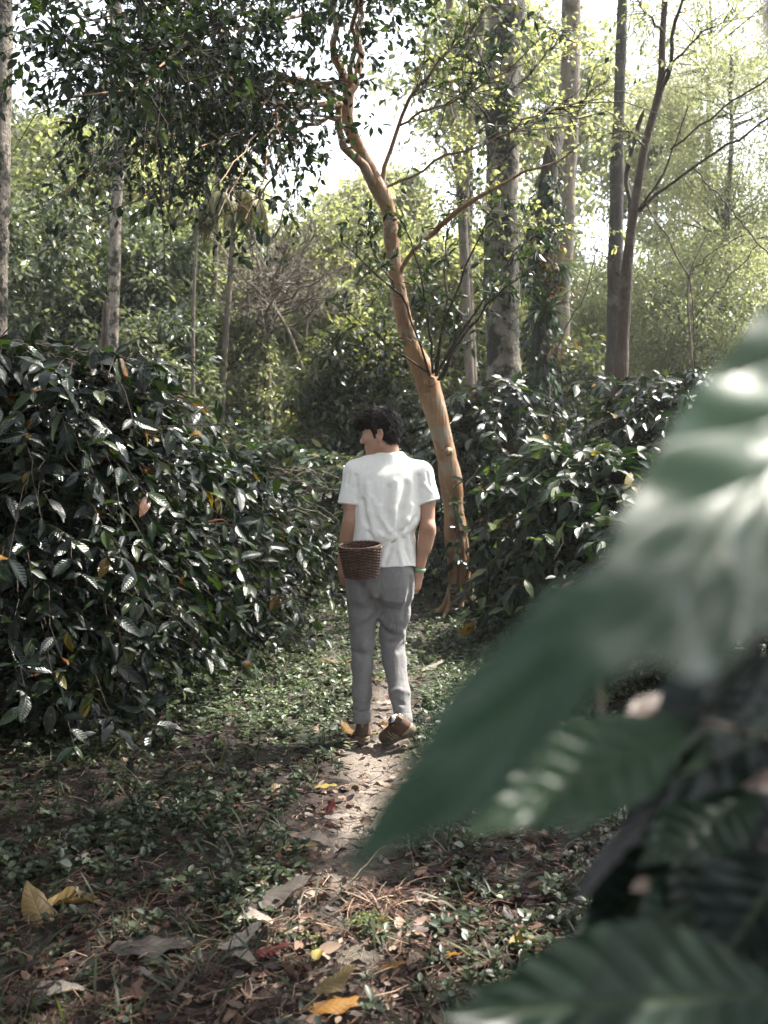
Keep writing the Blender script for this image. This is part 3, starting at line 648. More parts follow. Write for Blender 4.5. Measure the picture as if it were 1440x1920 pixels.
# ------------------------------------------------------------------ forest trees
def clumps(lv, c, rad, ncl, nleaf, leaf, r, tmpl, csz=.32, tint=(0, 1), tb=None, axis=None, gaps=True, shell=.55, flat=.55, droopy=.3):
    """Leaf clumps spread through an uneven ellipsoid; limbs from axis point to each clump."""
    c, rad = np.asarray(c, float), np.asarray(rad, float)
    d = norm(r.normal(0, 1, (ncl, 3))); q = r.random(ncl) ** (1 / 3) * (1 - shell) + shell * r.random(ncl) ** .35
    wob = 1 + .22 * np.sin(d[:, 0] * 4 + c[0]) * np.sin(d[:, 2] * 5 + c[1]) + .12 * r.normal(0, 1, ncl)
    C = c + d * (q * wob)[:, None] * rad
    cs = csz * r.uniform(.6, 1.35, ncl) * rad.mean()
    if tb is not None and axis is not None:
        k = max(6, ncl // 4); A = np.asarray(axis)[None] + (C[:k] - np.asarray(axis)) * np.array([0.05, .05, .35])
        mid = (A + C[:k]) / 2 + r.normal(0, .08, (k, 3)) * rad.mean() + np.array([0, 0, .1]) * rad[2] * .3
        PT = np.stack([A, (A * .6 + mid * .4), mid, mid * .45 + C[:k] * .55, C[:k]], 1)
        if gaps:
            u9 = np.linspace(0, 1, 25); q9, _ = interp_poly(PT, np.tile(u9, (k, 1))); PT = PT[shaded(q9.reshape(-1, 3)).reshape(k, -1).all(1)]; k = len(PT)
        if k: tb.batch(PT, np.tile(np.array([1, .8, .6, .4, .15]) * .016 * rad.mean() ** .7, (k, 1)), 5)
    n = ncl * nleaf
    off = r.normal(0, .55, (ncl, nleaf, 3)) * cs[:, None, None] * np.array([1, 1, flat])
    off[:, :, 2] -= droopy * (off[:, :, 0] ** 2 + off[:, :, 1] ** 2) / np.maximum(cs[:, None], .05)
    pos = (C[:, None] + off).reshape(-1, 3)
    f = norm(off.reshape(-1, 3) + 1e-6) * .7 + r.normal(0, .5, (n, 3)) + np.array([0, 0, -.25])
    nr = np.array([0, 0, 1.0]) + .3 * norm(pos - c) + r.normal(0, .45, (n, 3))
    tt = np.clip(np.repeat(r.normal(.5, .22, ncl), nleaf) + r.normal(0, .2, n), 0, 1) * (tint[1] - tint[0]) + tint[0]
    sz = r.uniform(leaf[0], leaf[1], n)
    k = pos[:, 2] > .15
    if gaps: k &= shaded(pos, .03)
    lv.add(tmpl, pos[k], f[k], nr[k], sz[k], tt[k], r)

def trunk_tree(label, rows, mat, crowns, seed, leafmat='crown', leaf=(.07, .12), sprays=None, name='forest_tree', cat='tree', extra=None, group=None, knots=14, wob=.05, tmpl=None):
    r = np.random.default_rng(seed)
    rows = list(rows); p0 = P(*rows[0][:3]); zb = float(gz(p0[0], p0[1]))
    a_, b_ = px_line(rows, 44)
    if p0[2] > zb:   # carry the trunk down to the soil
        k = 8; low = np.stack([np.full(k, p0[0]), np.full(k, p0[1]), np.linspace(zb - .05, p0[2], k, endpoint=False)], -1)
        a_ = np.vstack([low, a_]); b_ = np.r_[b_[0] * np.linspace(1.35, 1.02, k), b_]
    base = np.array([a_[0][0], a_[0][1], zb]); root = empty(name, base, label, cat, group)
    nn = len(a_); b_ = b_ * (1 + wob * np.sin(np.arange(nn) * .8 + seed) + wob * .7 * r.normal(0, 1, nn))
    tb = Tubes(); tb.one(a_, b_, 14)
    for limb in (extra or []):
        tb.one(*px_line(limb, 14, .01), 8)
    if True:
        lv = Leaves()
        for c, rad, ncl, nl in crowns:
            clumps(lv, c, rad, ncl, nl, leaf, r, tmpl or (T_MID + T_FAR), tb=tb, axis=np.array([c[0], c[1], c[2] - rad[2] * .6]))
        if sprays:
            tw = tb
            for limb in sprays['limbs']:
                l_, rr_ = px_line(limb, 12, .012); tw.one(l_, rr_, 6)
                leafy(lv, tw, l_[None], sprays.get('n', 22), sprays.get('len', (.3, .9)), 10, sprays.get('leaf', (.05, .09)), r, T_ROUND + T_MID, up=.15, droop=.25, s0=.12, twig_r=.005, tint=sprays.get('tint', (.4, 1)), gaps=False)
        tb.build('trunk', M[mat], root, base)
        if lv.n: lv.build('crown', M[leafmat], root, base)
    return root

def high(px, py, d): return P(px, py, d)
trunk_tree('pale straight trunk cut by the left edge of the photo', [(-8, 700, 9.0, 30), (-4, 560, 9.0, 34), (0, 300, 9.0, 38), (3, 60, 9.0, 40), (6, -250, 9.0, 38), (8, -700, 9.0, 30)], 'bark_pale',
           [(P(-60, -900, 9.2), (2.6, 2.4, 1.6), 60, 60)], 31)
trunk_tree('slender mottled trunk rising above the nearest left bush', [(208, 720, 13, 20), (213, 600, 13, 20), (217, 420, 13, 21), (224, 300, 13, 20), (232, 190, 13, 19), (226, 60, 13, 17), (214, -60, 13, 18), (200, -400, 13, 14)], 'bark_pale',
           [(P(190, -430, 13.2), (3.0, 2.6, 1.8), 70, 60)], 32, extra=[[(232, 190, 13, 12), (222, 120, 12.8, 10), (205, 20, 12.6, 9), (180, -150, 12.5, 7)]])
trunk_tree('thickest trunk, grey bark blotched with dark moss', [(948, 760, 12.2, 74), (943, 640, 12.2, 66), (940, 500, 12.2, 64), (942, 330, 12.2, 62), (946, 160, 12.2, 64), (950, 0, 12.2, 62), (952, -300, 12.2, 54), (956, -700, 12.2, 40)], 'bark_moss',
           [(P(960, -720, 12.2), (3.4, 3.2, 2.0), 90, 60)], 33, 'olive', (.06, .1),
           dict(limbs=[[(945, 300, 12, 6), (990, 240, 11.6, 5), (1040, 190, 11.2, 3)], [(935, 420, 12, 6), (890, 380, 11.6, 5), (840, 360, 11.2, 3)], [(950, 180, 12, 6), (1010, 120, 11.4, 4), (1060, 60, 11, 3)], [(930, 240, 12, 5), (880, 180, 11.6, 4), (820, 160, 11.3, 3)], [(950, 500, 12, 5), (1000, 440, 11.4, 4), (1060, 420, 11, 2)], [(955, 40, 12, 6), (890, -10, 11.5, 4), (800, 0, 11, 3)]], n=40, leaf=(.05, .09)), wob=.07)
trunk_tree('thin lichen grey trunk just right of the orange tree, left of its twin', [(884, 760, 13.4, 17), (874, 560, 13.4, 17), (868, 430, 13.4, 17), (858, 300, 13.4, 15), (849, 180, 13.4, 15), (843, 60, 13.4, 14), (840, -200, 13.4, 12)], 'bark_grey',
           [(P(830, -480, 13.6), (2.2, 2.2, 1.8), 60, 60)], 34, 'olive', (.05, .09), dict(limbs=[[(850, 220, 13.2, 5), (830, 150, 13, 4), (800, 90, 12.8, 3)], [(862, 360, 13.2, 5), (845, 300, 13, 4), (815, 262, 12.8, 3)]], n=44, leaf=(.05, .09)))
trunk_tree('thin forked lichen grey trunk touching the thickest mossy trunk', [(890, 760, 13.9, 16), (876, 470, 13.9, 15), (873, 330, 13.9, 14), (880, 210, 13.9, 16), (889, 130, 13.9, 18), (899, 60, 13.9, 17), (903, -40, 13.9, 15), (908, -300, 13.9, 12)], 'bark_grey',
           [(P(905, -420, 14.2), (2.2, 2.2, 1.6), 60, 60)], 35, 'olive', (.05, .09), dict(limbs=[[(880, 130, 13.7, 8), (868, 100, 13.5, 6), (866, 60, 13.4, 4), (868, -20, 13.3, 3)], [(872, 300, 13.7, 4), (895, 250, 13.5, 3), (930, 210, 13.3, 2)]], n=40, leaf=(.05, .085)))
trunk_tree('pale brown trunk behind the ivy clad one, fading upward', [(1046, 760, 15, 38), (1052, 560, 15, 36), (1060, 400, 15, 36), (1066, 250, 15, 36), (1070, 100, 15, 36), (1072, -60, 15, 32), (1078, -420, 15, 26)], 'bark_grey',
           [(P(1090, -520, 15), (3.6, 3.2, 2.0), 90, 60)], 36, 'olive', (.06, .1), dict(limbs=[[(1064, 250, 14.8, 6), (1100, 180, 14.4, 4), (1140, 150, 14, 3)], [(1060, 330, 14.8, 6), (1020, 280, 14.3, 4), (985, 240, 14, 3)], [(1070, 90, 14.8, 6), (1020, 40, 14.3, 4), (985, 20, 14, 3)]], n=50, leaf=(.055, .095)), wob=.06)
ivy = trunk_tree('dark ivy clad trunk carrying spiky bromeliads', [(1012, 780, 11.6, 40), (1014, 640, 11.6, 34), (1016, 540, 11.6, 34), (1022, 400, 11.6, 33), (1030, 320, 11.6, 32), (1044, 260, 11.7, 26), (1062, 200, 11.9, 12)], 'bark_dark', [], 37)
trunk_tree('dark straight trunk directly behind the rust coloured forked tree', [(1148, 760, 13.2, 30), (1152, 600, 13.2, 30), (1155, 420, 13.2, 28), (1159, 250, 13.2, 22), (1164, 100, 13.2, 20), (1168, -50, 13.2, 18), (1172, -400, 13.2, 14)], 'bark_dark',
           [(P(1150, 70, 13.2), (.75, .8, .8), 26, 70), (P(1210, 120, 13), (.45, .5, .4), 12, 60), (P(1150, 250, 13), (.35, .4, .3), 10, 50), (P(1170, -500, 13.2), (2.6, 2.4, 1.6), 60, 60)], 38, 'crown', (.06, .1))
trunk_tree('rust coloured smooth tree forking above the right bushes', [(1160, 735, 9.8, 34), (1164, 690, 9.8, 29), (1169, 600, 9.8, 25), (1176, 500, 9.8, 21), (1185, 420, 9.8, 18), (1196, 350, 9.8, 16), (1210, 270, 9.8, 15), (1228, 205, 9.8, 14), (1240, 150, 9.8, 14), (1242, 70, 9.8, 12), (1248, -30, 9.8, 10), (1256, -300, 9.8, 7)], 'bark_rust',
           [(P(1270, -420, 9.6), (1.8, 1.8, 1.2), 40, 50), (np.array([3.3, 6.5, 7.6]), (2.3, 1.7, .8), 170, 60)], 39, 'fresh', (.04, .075),  # second crown added out of view to shade the person's back
           dict(limbs=[[(1240, 150, 9.7, 5), (1275, 100, 9.5, 4), (1320, 60, 9.3, 3), (1380, 20, 9.1, 2)], [(1243, 60, 9.7, 5), (1210, 20, 9.5, 3), (1180, 0, 9.3, 2)], [(1210, 280, 9.7, 4), (1180, 250, 9.5, 3), (1150, 235, 9.3, 2)]], n=16, len=(.2, .6), leaf=(.035, .07), tint=(.2, 1)),
           extra=[[(1196, 395, 9.8, 10), (1206, 382, 9.75, 7), (1250, 350, 9.6, 6), (1300, 315, 9.4, 5), (1370, 268, 9.2, 5), (1450, 215, 9.0, 4)], [(1256, 280, 9.6, 4), (1320, 230, 9.4, 4), (1390, 180, 9.2, 4), (1460, 140, 9, 3)], [(1196, 395, 9.8, 5), (1240, 330, 9.7, 4), (1262, 280, 9.6, 3), (1290, 200, 9.5, 2)],
                  [(1236, 175, 9.7, 9), (1258, 130, 9.6, 8), (1262, 60, 9.5, 7), (1280, 5, 9.4, 5), (1330, -20, 9.3, 3)], [(1185, 430, 9.8, 6), (1176, 330, 9.9, 9), (1180, 300, 9.9, 9), (1205, 215, 9.9, 8), (1208, 205, 9.9, 2)], [(1212, 380, 9.7, 3), (1245, 440, 9.5, 3), (1290, 515, 9.3, 3), (1302, 600, 9.2, 2), (1300, 720, 9.2, 2)],
                  [(1160, 520, 9.8, 4), (1150, 495, 9.7, 3), (1120, 470, 9.6, 2)], [(1290, 515, 9.3, 3), (1340, 470, 9.2, 2), (1400, 440, 9.1, 2)], [(1360, 380, 9.2, 3), (1410, 440, 9.1, 3), (1460, 500, 9.0, 3)], [(1300, 315, 9.4, 3), (1365, 385, 9.2, 3)],
                  [(1302, 600, 9.2, 2), (1350, 540, 9.1, 2), (1420, 460, 9, 2)], [(1040, 660, 9.6, 3), (1090, 560, 9.6, 2), (1125, 460, 9.6, 2)]], wob=.025)

# ivy and bromeliads on the dark trunk: each plant a thing of its own
r = np.random.default_rng(51); c0 = P(1014, 640, 11.6); ib = np.array([c0[0], c0[1], 0])
lv = Leaves()
zz = r.uniform(P(1014, 740, 11.6)[2], P(1030, 330, 11.6)[2], 1500); an = r.uniform(0, 6.283, 1500)
cx = np.interp(zz, [P(1012, 780, 11.6)[2], P(1014, 640, 11.6)[2], P(1022, 400, 11.6)[2], P(1034, 280, 11.6)[2]], [P(1012, 780, 11.6)[0], P(1014, 640, 11.6)[0], P(1022, 400, 11.6)[0], P(1034, 280, 11.6)[0]])
rr_ = .14 + .05 * np.sin(zz * 9) + r.uniform(0, .06, 1500)
lv.add(T_ROUND, np.stack([cx + rr_ * np.cos(an), 11.6 + rr_ * np.sin(an), zz], -1), np.stack([np.cos(an) * .4, np.sin(an) * .4, -np.ones(1500)], -1) + r.normal(0, .35, (1500, 3)), np.stack([np.cos(an), np.sin(an), .4 + 0 * an], -1) + r.normal(0, .35, (1500, 3)), r.uniform(.05, .1, 1500), r.random(1500) * .8, r)
iv = empty('ivy', ib, 'dark ivy wrapped round the bromeliad bearing trunk', 'ivy'); lv.build('foliage', M['crown'], iv, ib)
M['brom'] = leaf_mat('bromeliad_leaf', [(0, (0.04, 0.065, 0.04)), (.7, (0.11, 0.15, 0.08)), (1, (0.3, 0.32, 0.26))], .35, .5, .2)
M['redbrom'] = leaf_mat('red_bract', [(0, (0.10, 0.035, 0.026)), (.6, (0.21, 0.085, 0.06)), (1, (0.30, 0.20, 0.12))], .5, .4, .3)
def brom(label, c, n, size, mat, spread, seed, el=(-.1, 1.2), droop=.8):
    r = np.random.default_rng(seed); lv = Leaves(); az = r.uniform(0, 6.283, n); e = r.uniform(*el, n)
    t_ = [leaf_template(7, 2, .13, .3, droop, peak=.3), leaf_template(7, 2, .11, .3, droop * .6, peak=.3)]
    f = np.stack([np.cos(az) * np.cos(e), np.sin(az) * np.cos(e), np.sin(e)], -1)
    lv.add(t_, np.asarray(c) + r.normal(0, spread, (n, 3)), f, np.array([0, 0, 1.]) + r.normal(0, .1, (n, 3)), r.uniform(size * .6, size, n), r.random(n), r)
    rt = empty('bromeliad', c, label, 'bromeliad'); lv.build('leaf_rosette', M[mat], rt, c)
brom('big green bromeliad rosette on the ivy clad trunk', P(1022, 585, 11.28), 44, .5, 'brom', .02, 61)
brom('narrow leaved dark bromeliad leaning right above the green rosette', P(1050, 500, 11.35), 26, .36, 'brom', .03, 62, (-.5, .6))
brom('upper reddish bromeliad with drooping pink spikes on the ivy clad trunk', P(1030, 480, 11.25), 30, .22, 'redbrom', .08, 63, (-.6, .3), .5)
brom('middle reddish bromeliad tangled round the green rosette', P(1042, 545, 11.25), 26, .22, 'redbrom', .07, 64, (-.6, .3), .5)
brom('lowest reddish bromeliad hanging under the green rosette', P(1046, 645, 11.25), 18, .2, 'redbrom', .05, 65, (-.9, .1), .6)

# slender palm with yellowing fronds
r = np.random.default_rng(71); D = 16.0
rows = [(412, 830, D, 15), (419, 700, D, 13), (424, 620, D, 12), (430, 540, D, 10), (437, 430, D, 10), (440, 385, D, 17), (437, 350, D, 14), (437, 320, D, 6)]
a_, b_ = px_line(rows, 30); bs = np.array([a_[0][0], a_[0][1], float(gz(a_[0][0], a_[0][1]))]); a_ = np.vstack([[bs], a_]); b_ = np.r_[b_[0] * 1.2, b_]
pr = empty('slender_palm', bs, 'slender palm with drooping yellowing fronds, left of the bare tree', 'palm')
tb = Tubes(); tb.one(a_, b_, 8); tb.build('trunk', M['bark_grey'], pr, bs)
top = P(438, 372, D)
for q in range(11):
    az = q * 2.4 + .3; ln = r.uniform(.6, .95); u = np.linspace(0, 1, 16)
    d = np.array([math.cos(az), math.sin(az)])
    line = np.stack([top[0] + d[0] * ln * np.sin(u * 1.5) * .75, top[1] + d[1] * ln * np.sin(u * 1.5) * .75, top[2] + .25 * np.sin(u * 2.2) - .95 * ln * u ** 2], -1)
    tb = Tubes(); tb.one(line, np.linspace(.016, .004, 16), 5)
    lv = Leaves(); sv = np.repeat(np.linspace(.12, .98, 26), 2); ps, tg = interp_poly(line[None], sv[None]); ps, tg = ps[0], tg[0]
    sd = norm(np.cross(tg, [0, 0, 1.0])) * np.where(np.arange(52) % 2 == 0, 1, -1)[:, None]
    lv.add([leaf_template(4, 2, .12, .2, .5)], ps, sd * .8 + tg * .6 + np.array([0, 0, -.45]), np.array([0, 0, 1.]) + .2 * tg, .42 * np.sin(.25 + sv * 2.6), np.clip(r.normal(.15 if q % 3 == 0 else .6, .3, 52), 0, 1), r)
    fo = tb.build('frond', M['bark_dark'], pr, bs)
    lv.build('leaflets', M['yellowleaf' if q % 3 else 'olive'], fo, bs)

# bare twiggy tree left of centre
r = np.random.default_rng(81); D = 17.0; c0 = P(505, 830, D); bs = np.array([c0[0], c0[1], float(gz(c0[0], c0[1]))])
br = empty('bare_tree', bs, 'leafless tree whose pale twigs fan out like a broom', 'tree')
tb = Tubes()
for rw in ([(500, 840, D, 17), (500, 720, D, 15), (504, 620, D, 14), (508, 560, D, 14)], [(478, 840, D, 10), (485, 700, D, 10), (490, 600, D, 9), (486, 530, D, 8)]):
    a_, b_ = px_line(rw, 14, .01); tb.one(np.vstack([[a_[0][0], a_[0][1], bs[2]], a_]), np.r_[b_[0] * 1.2, b_], 8)
st_, L_ = [], []
for q in range(46):
    x0, y0 = r.choice([486, 508, 505]), r.uniform(520, 640); x1 = r.normal(540, 62); y1 = r.uniform(385, 560) + abs(x1 - 530) * .5
    a = P(x0, y0, D); b_ = P(x1, y1, D + r.normal(0, 1.2)); mid = a * .45 + b_ * .55 + np.array([0, 0, -.12]) * r.random() + r.normal(0, .08, 3)
    st_.append(smooth_line([a, mid, b_], 9, .03))
st_ = np.array(st_); tb.batch(st_, np.tile(np.linspace(.032, .008, 9), (46, 1)), 5)
s_, tg = interp_poly(st_, r.uniform(.3, 1, (46, 16))); s_ = s_.reshape(-1, 3); tg = tg.reshape(-1, 3); m = len(s_)
d = norm(tg + r.normal(0, .45, (m, 3))); ln = r.uniform(.15, .55, (m, 1, 1)); u = np.linspace(0, 1, 4)[None, :, None]
PT = s_[:, None] + d[:, None] * ln * u + r.normal(0, .03, (m, 4, 3)) * u; tb.batch(PT, np.tile(np.linspace(.009, .004, 4), (m, 1)), 3)
s_, tg = interp_poly(PT, r.uniform(.2, 1, (m, 3))); s_ = s_.reshape(-1, 3); tg = tg.reshape(-1, 3); m = len(s_)
d = norm(tg + r.normal(0, .5, (m, 3))); ln = r.uniform(.08, .3, (m, 1, 1)); u = np.linspace(0, 1, 3)[None, :, None]
tb.batch(s_[:, None] + d[:, None] * ln * u, np.tile(np.linspace(.005, .003, 3), (m, 1)), 3)
tb.build('branched_trunk', M['twig_pale'], br, bs)

# thin saplings and leaning stems in the clearing
for lab, rows in [('thin stem leaning left behind the bare tree', [(582, 740, 16, 7), (560, 670, 16, 7), (535, 610, 16, 6), (500, 560, 16, 4), (455, 520, 16, 3)]), ('thin upright stem right of the bare tree', [(580, 800, 16.5, 7), (578, 700, 16.5, 7), (574, 620, 16.5, 6), (586, 560, 16.5, 5), (590, 500, 16.5, 3)]),
                  ('dark thin stem above the left bushes', [(362, 760, 14, 8), (362, 650, 14, 7), (364, 540, 14, 6), (370, 430, 14, 5)]), ('dark stem left of the slender palm', [(398, 800, 18, 12), (400, 640, 18, 11), (404, 480, 18, 10), (408, 330, 18, 8), (412, 200, 18, 6)]),
                  ('slender stem between the palm and the bare tree', [(452, 810, 19, 9), (455, 700, 19, 8), (462, 600, 19, 7), (468, 480, 19, 5)]), ('reddish stump like stem against the mottled trunk', [(195, 690, 13.2, 15), (196, 640, 13.2, 14), (197, 590, 13.2, 10), (199, 560, 13.2, 4)]),
                  ('spindly sapling at right with bare side twigs', [(1300, 760, 11, 5), (1296, 660, 11, 5), (1290, 560, 11, 4), (1298, 500, 11, 3), (1330, 430, 11, 2)])]:
    trunk_tree(lab, rows, 'bark_rust' if 'reddish' in lab else 'bark_grey', [], abs(hash(len(lab))) % 1000, name='sapling', cat='sapling', wob=.03)

# leafy trees that close the forest; one template crown per kind, copied
def leafy_tree(label, px, py, d, rad, mat, seed, ncl=110, nl=70, leaf=(.1, .17), tmpl=None, low=True, tr='bark_dark', group=None, csz=.24):
    r = np.random.default_rng(seed); c = P(px, py, d); zb = float(gz(c[0], c[1])); bs = np.array([c[0], c[1], zb])
    rad = np.asarray(rad, float) * np.ones(3)
    root = empty('leafy_tree', bs, label, 'tree', group)
    tb = Tubes(); line = smooth_line([bs - [0, 0, .1], bs * .5 + c * .5 + r.normal(0, .1, 3) * [1, 1, 0], c + [0, 0, rad[2] * .5]], 14, .02)
    tb.one(line, np.linspace(.09, .02, 14) * (rad.mean() ** .6), 8)
    lv = Leaves(); clumps(lv, c, rad, ncl, nl, leaf, r, tmpl or T_FAR, csz=csz, tb=tb, axis=c - [0, 0, rad[2] * .5], gaps=False)
    tb.build('trunk', M[tr], root, bs); lv.build('crown', M[mat], root, bs)
    return root
FT = [
 ('dark shrubby tree behind the left bushes near the pale edge trunk', 70, 560, 15, (1.3, 1.2, 1.6), 'blue', 130, 80),
 ('dark leafy tree left of the mottled trunk', 150, 500, 17, (1.3, 1.3, 2.2), 'dark', 150, 80),
 ('tree of glossy bluish leaves right of the mottled trunk', 285, 560, 16, (1.0, 1.0, 1.6), 'blue', 110, 80),
 ('yellow flecked tree behind the upper mottled trunk', 165, 350, 19, (1.6, 1.5, 1.3), 'olive', 120, 80),
 ('fresh green tree between the mottled trunk and the palm', 310, 390, 21, (1.6, 1.5, 1.6), 'fresh', 130, 80),
 ('light green tree behind the palm stem', 370, 560, 20, (1.2, 1.2, 1.8), 'fresh', 110, 80),
 ('bright sunlit young tree at the clearing edge beside the palm foot', 440, 690, 17, (.75, .75, 1.1), 'fresh', 80, 70),
 ('bushy grey green tree behind the left bushes, right of the mottled trunk foot', 290, 680, 14.5, (.9, .9, .9), 'blue', 80, 70),
 ('distant round tree on the left skyline', 60, 300, 30, (2.0, 2.0, 1.6), 'dark', 130, 70),
 ('distant dark tree on the skyline behind the mottled trunk', 270, 270, 32, (2.6, 2.4, 2.2), 'dark', 150, 70),
 ('hazy yellow-green tree behind the orange trunk, left side', 640, 540, 22, (1.9, 1.8, 2.2), 'olive', 170, 80),
 ('hazy tree behind the orange trunk, low and pale', 640, 640, 19, (1.1, 1.1, 1.2), 'fresh', 90, 70),
 ('far pale tree whose rounded top shows against the white sky', 710, 420, 30, (1.8, 1.7, 1.7), 'pale', 150, 70),
 ('dark fine leaved shrub tree right behind the head of the person', 690, 740, 14.6, (1.15, 1.0, 1.15), 'dark', 170, 90),
 ('olive fine leaved shrub tree just left of the head of the person', 610, 800, 15.8, (.7, .7, .7), 'olive', 100, 80),
 ('pale olive tree between the orange and the mossy trunks', 840, 600, 18, (1.2, 1.2, 2.0), 'olive', 120, 80),
 ('grey green tree filling the gap right of the mossy trunk', 1000, 520, 22, (1.5, 1.5, 2.6), 'pale', 130, 80),
 ('pale feathery tree behind the forked rust tree', 1110, 620, 19, (1.2, 1.2, 1.5), 'fresh', 120, 90),
 ('pale feathery tree right of the forked rust tree, lower', 1290, 600, 17, (1.7, 1.5, 1.5), 'fresh', 160, 100),
 ('pale feathery tree right of the forked rust tree, upper', 1360, 400, 19, (1.8, 1.6, 1.4), 'pale', 120, 100),
 ('feathery tree at the upper right corner', 1370, 170, 18, (1.5, 1.5, 1.3), 'pale', 70, 100),
 ('tall pale tree between the rust fork and the upper right corner', 1230, 300, 24, (1.6, 1.6, 2.2), 'pale', 90, 90),
 ('far hazy tree behind the bare twiggy tree', 520, 590, 34, (3.0, 2.6, 2.8), 'pale', 170, 70),
 ('far hazy tree behind the slender palm', 410, 430, 36, (2.2, 2.2, 2.6), 'olive', 150, 70),
 ('far hazy tree at the end of the clearing', 570, 720, 30, (2.4, 2.0, 1.9), 'pale', 130, 70),
 ('far tree behind the right bushes', 1180, 650, 30, (3.0, 2.6, 2.6), 'olive', 160, 70),
 ('far tree beyond the right edge bushes', 1400, 560, 28, (3.0, 2.6, 3.0), 'fresh', 170, 70),
 ('dark undergrowth tree between the mossy and the ivy clad trunks', 1000, 740, 15, (1.1, .9, 1.0), 'dark', 110, 80),
 ('hazy tall tree behind the twin lichen grey trunks', 880, 110, 25, (2.0, 1.8, 1.7), 'fresh', 75, 60),
 ('hazy tall tree top between the mossy and the dark trunk', 1050, 200, 27, (2.0, 1.8, 2.6), 'pale', 80, 60),
 ('pale feathery high crown right above the rust fork', 1330, 60, 21, (2.2, 2.0, 1.3), 'pale', 80, 90),
 ('far tree behind the left edge trunk', -40, 420, 26, (2.6, 2.4, 2.6), 'dark', 150, 70),
]
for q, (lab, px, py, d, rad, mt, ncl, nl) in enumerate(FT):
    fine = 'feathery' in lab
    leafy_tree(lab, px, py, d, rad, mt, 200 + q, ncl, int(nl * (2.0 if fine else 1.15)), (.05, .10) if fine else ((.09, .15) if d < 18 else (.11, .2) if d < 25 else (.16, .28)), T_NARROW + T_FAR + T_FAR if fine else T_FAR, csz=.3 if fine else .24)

# the wood beyond, which reads as one mass
r = np.random.default_rng(300); lv = Leaves()
for q in range(34):
    x = -34 + 68 * (q + r.random()) / 34; y = r.uniform(44, 58); hgt = r.uniform(5, 9.5) if abs(x + 4) > 4 else r.uniform(4, 6)
    clumps(lv, (x, y, hgt * .5), (2.6, 2.2, hgt * .55), 60, 60, (.3, .55), r, T_FAR, csz=.24, gaps=False, tint=(0, 1))
tag(lv.build('far_wood', M['olive']), 'far wood closing the view behind all the trees', None, None, 'stuff')
# unseen trees added behind and beside the camera to shade the near ground
for lab, x, y, z, rad, ncl, mt in [('unseen tree added for shade behind the viewpoint on the left', -5.5, -3.0, 5.5, (3, 3, 3.2), 120, 'dark'), ('unseen tree added for shade behind the viewpoint on the right', 5.5, -3.5, 5.5, (3, 3, 3.2), 120, 'dark'), 
                                   ('unseen tree added for shade left of the viewpoint', -6.5, 3.5, 5.5, (2.6, 3, 3.4), 120, 'dark'), ('unseen tree added for shade right of the viewpoint', 6.4, 0.6, 5.0, (2.4, 3, 3.4), 120, 'dark')]:
    r = np.random.default_rng(int(1000 + x * 10 + y)); bs = np.array([x, y, 0.0]); root = empty('leafy_tree', bs, lab, 'tree'); tb, lv = Tubes(), Leaves(); c = np.array([x, y, z])
    tb.one(smooth_line([bs - [0, 0, .1], bs + [.1, .1, z * .5], c + [0, 0, 1]], 12, .02), np.linspace(.16, .05, 12), 10)
    clumps(lv, c, rad, ncl, 70, (.14, .26), r, T_FAR, csz=.24, tb=tb, axis=c - [0, 0, 1.5])
    if x == 6.4: clumps(lv, (3.3, 2.7, 7.4), (3.6, 3.8, .8), 200, 60, (.14, .24), r, T_FAR, csz=.2, tb=tb, axis=c)  # overhead foliage, unseen, added to shade the near ground and the shrub
    
    if x == -6.5: clumps(lv, (-2.0, 1.6, 6.8), (3.6, 2.6, .8), 260, 60, (.14, .24), r, T_FAR, csz=.2, tb=tb, axis=c)  # more unseen overhead foliage, added to darken the ground at lower left
    tb.build('trunk', M['bark_dark'], root, bs); lv.build('crown', M[mt], root, bs)

# dry brush heaped on the bushes left of the person
r = np.random.default_rng(351); c = P(560, 900, 8.6); bs = np.array([c[0], c[1], float(gz(c[0], c[1]))]); rt = empty('brush_tangle', bs, 'tangle of bare dry twigs lying over the coffee bushes left of the person', 'dry brush')
n = 34; s0_ = np.array([P(r.uniform(470, 640), r.uniform(840, 1000), r.uniform(7.9, 9.2)) for _ in range(n)]); az = r.normal(0, .6, n) + np.where(r.random(n) < .5, 0, math.pi); L_ = r.uniform(.25, .85, n)
d = np.stack([np.cos(az), np.sin(az) * .6, r.normal(-.02, .3, n)], -1); u = np.linspace(-.5, .5, 6)
PT = s0_[:, None] + d[:, None] * (L_[:, None] * u)[..., None]; PT[:, :, 2] -= (u ** 2) * L_[:, None] * .6; PT += r.normal(0, .012, PT.shape)
tb = Tubes(); tb.batch(PT, np.tile(np.linspace(.005, .002, 6), (n, 1)), 4)
q, tg = interp_poly(PT, r.uniform(.2, 1, (n, 3))); q, tg = q.reshape(-1, 3), tg.reshape(-1, 3); m = len(q); d = norm(tg + r.normal(0, .5, (m, 3))); L_ = r.uniform(.08, .3, m)
tb.batch(q[:, None] + d[:, None] * (L_[:, None] * np.linspace(0, 1, 3))[..., None], np.tile(np.linspace(.0025, .001, 3), (m, 1)), 3)
tb.build('twig_mass', M['twig_pale'], rt, bs)
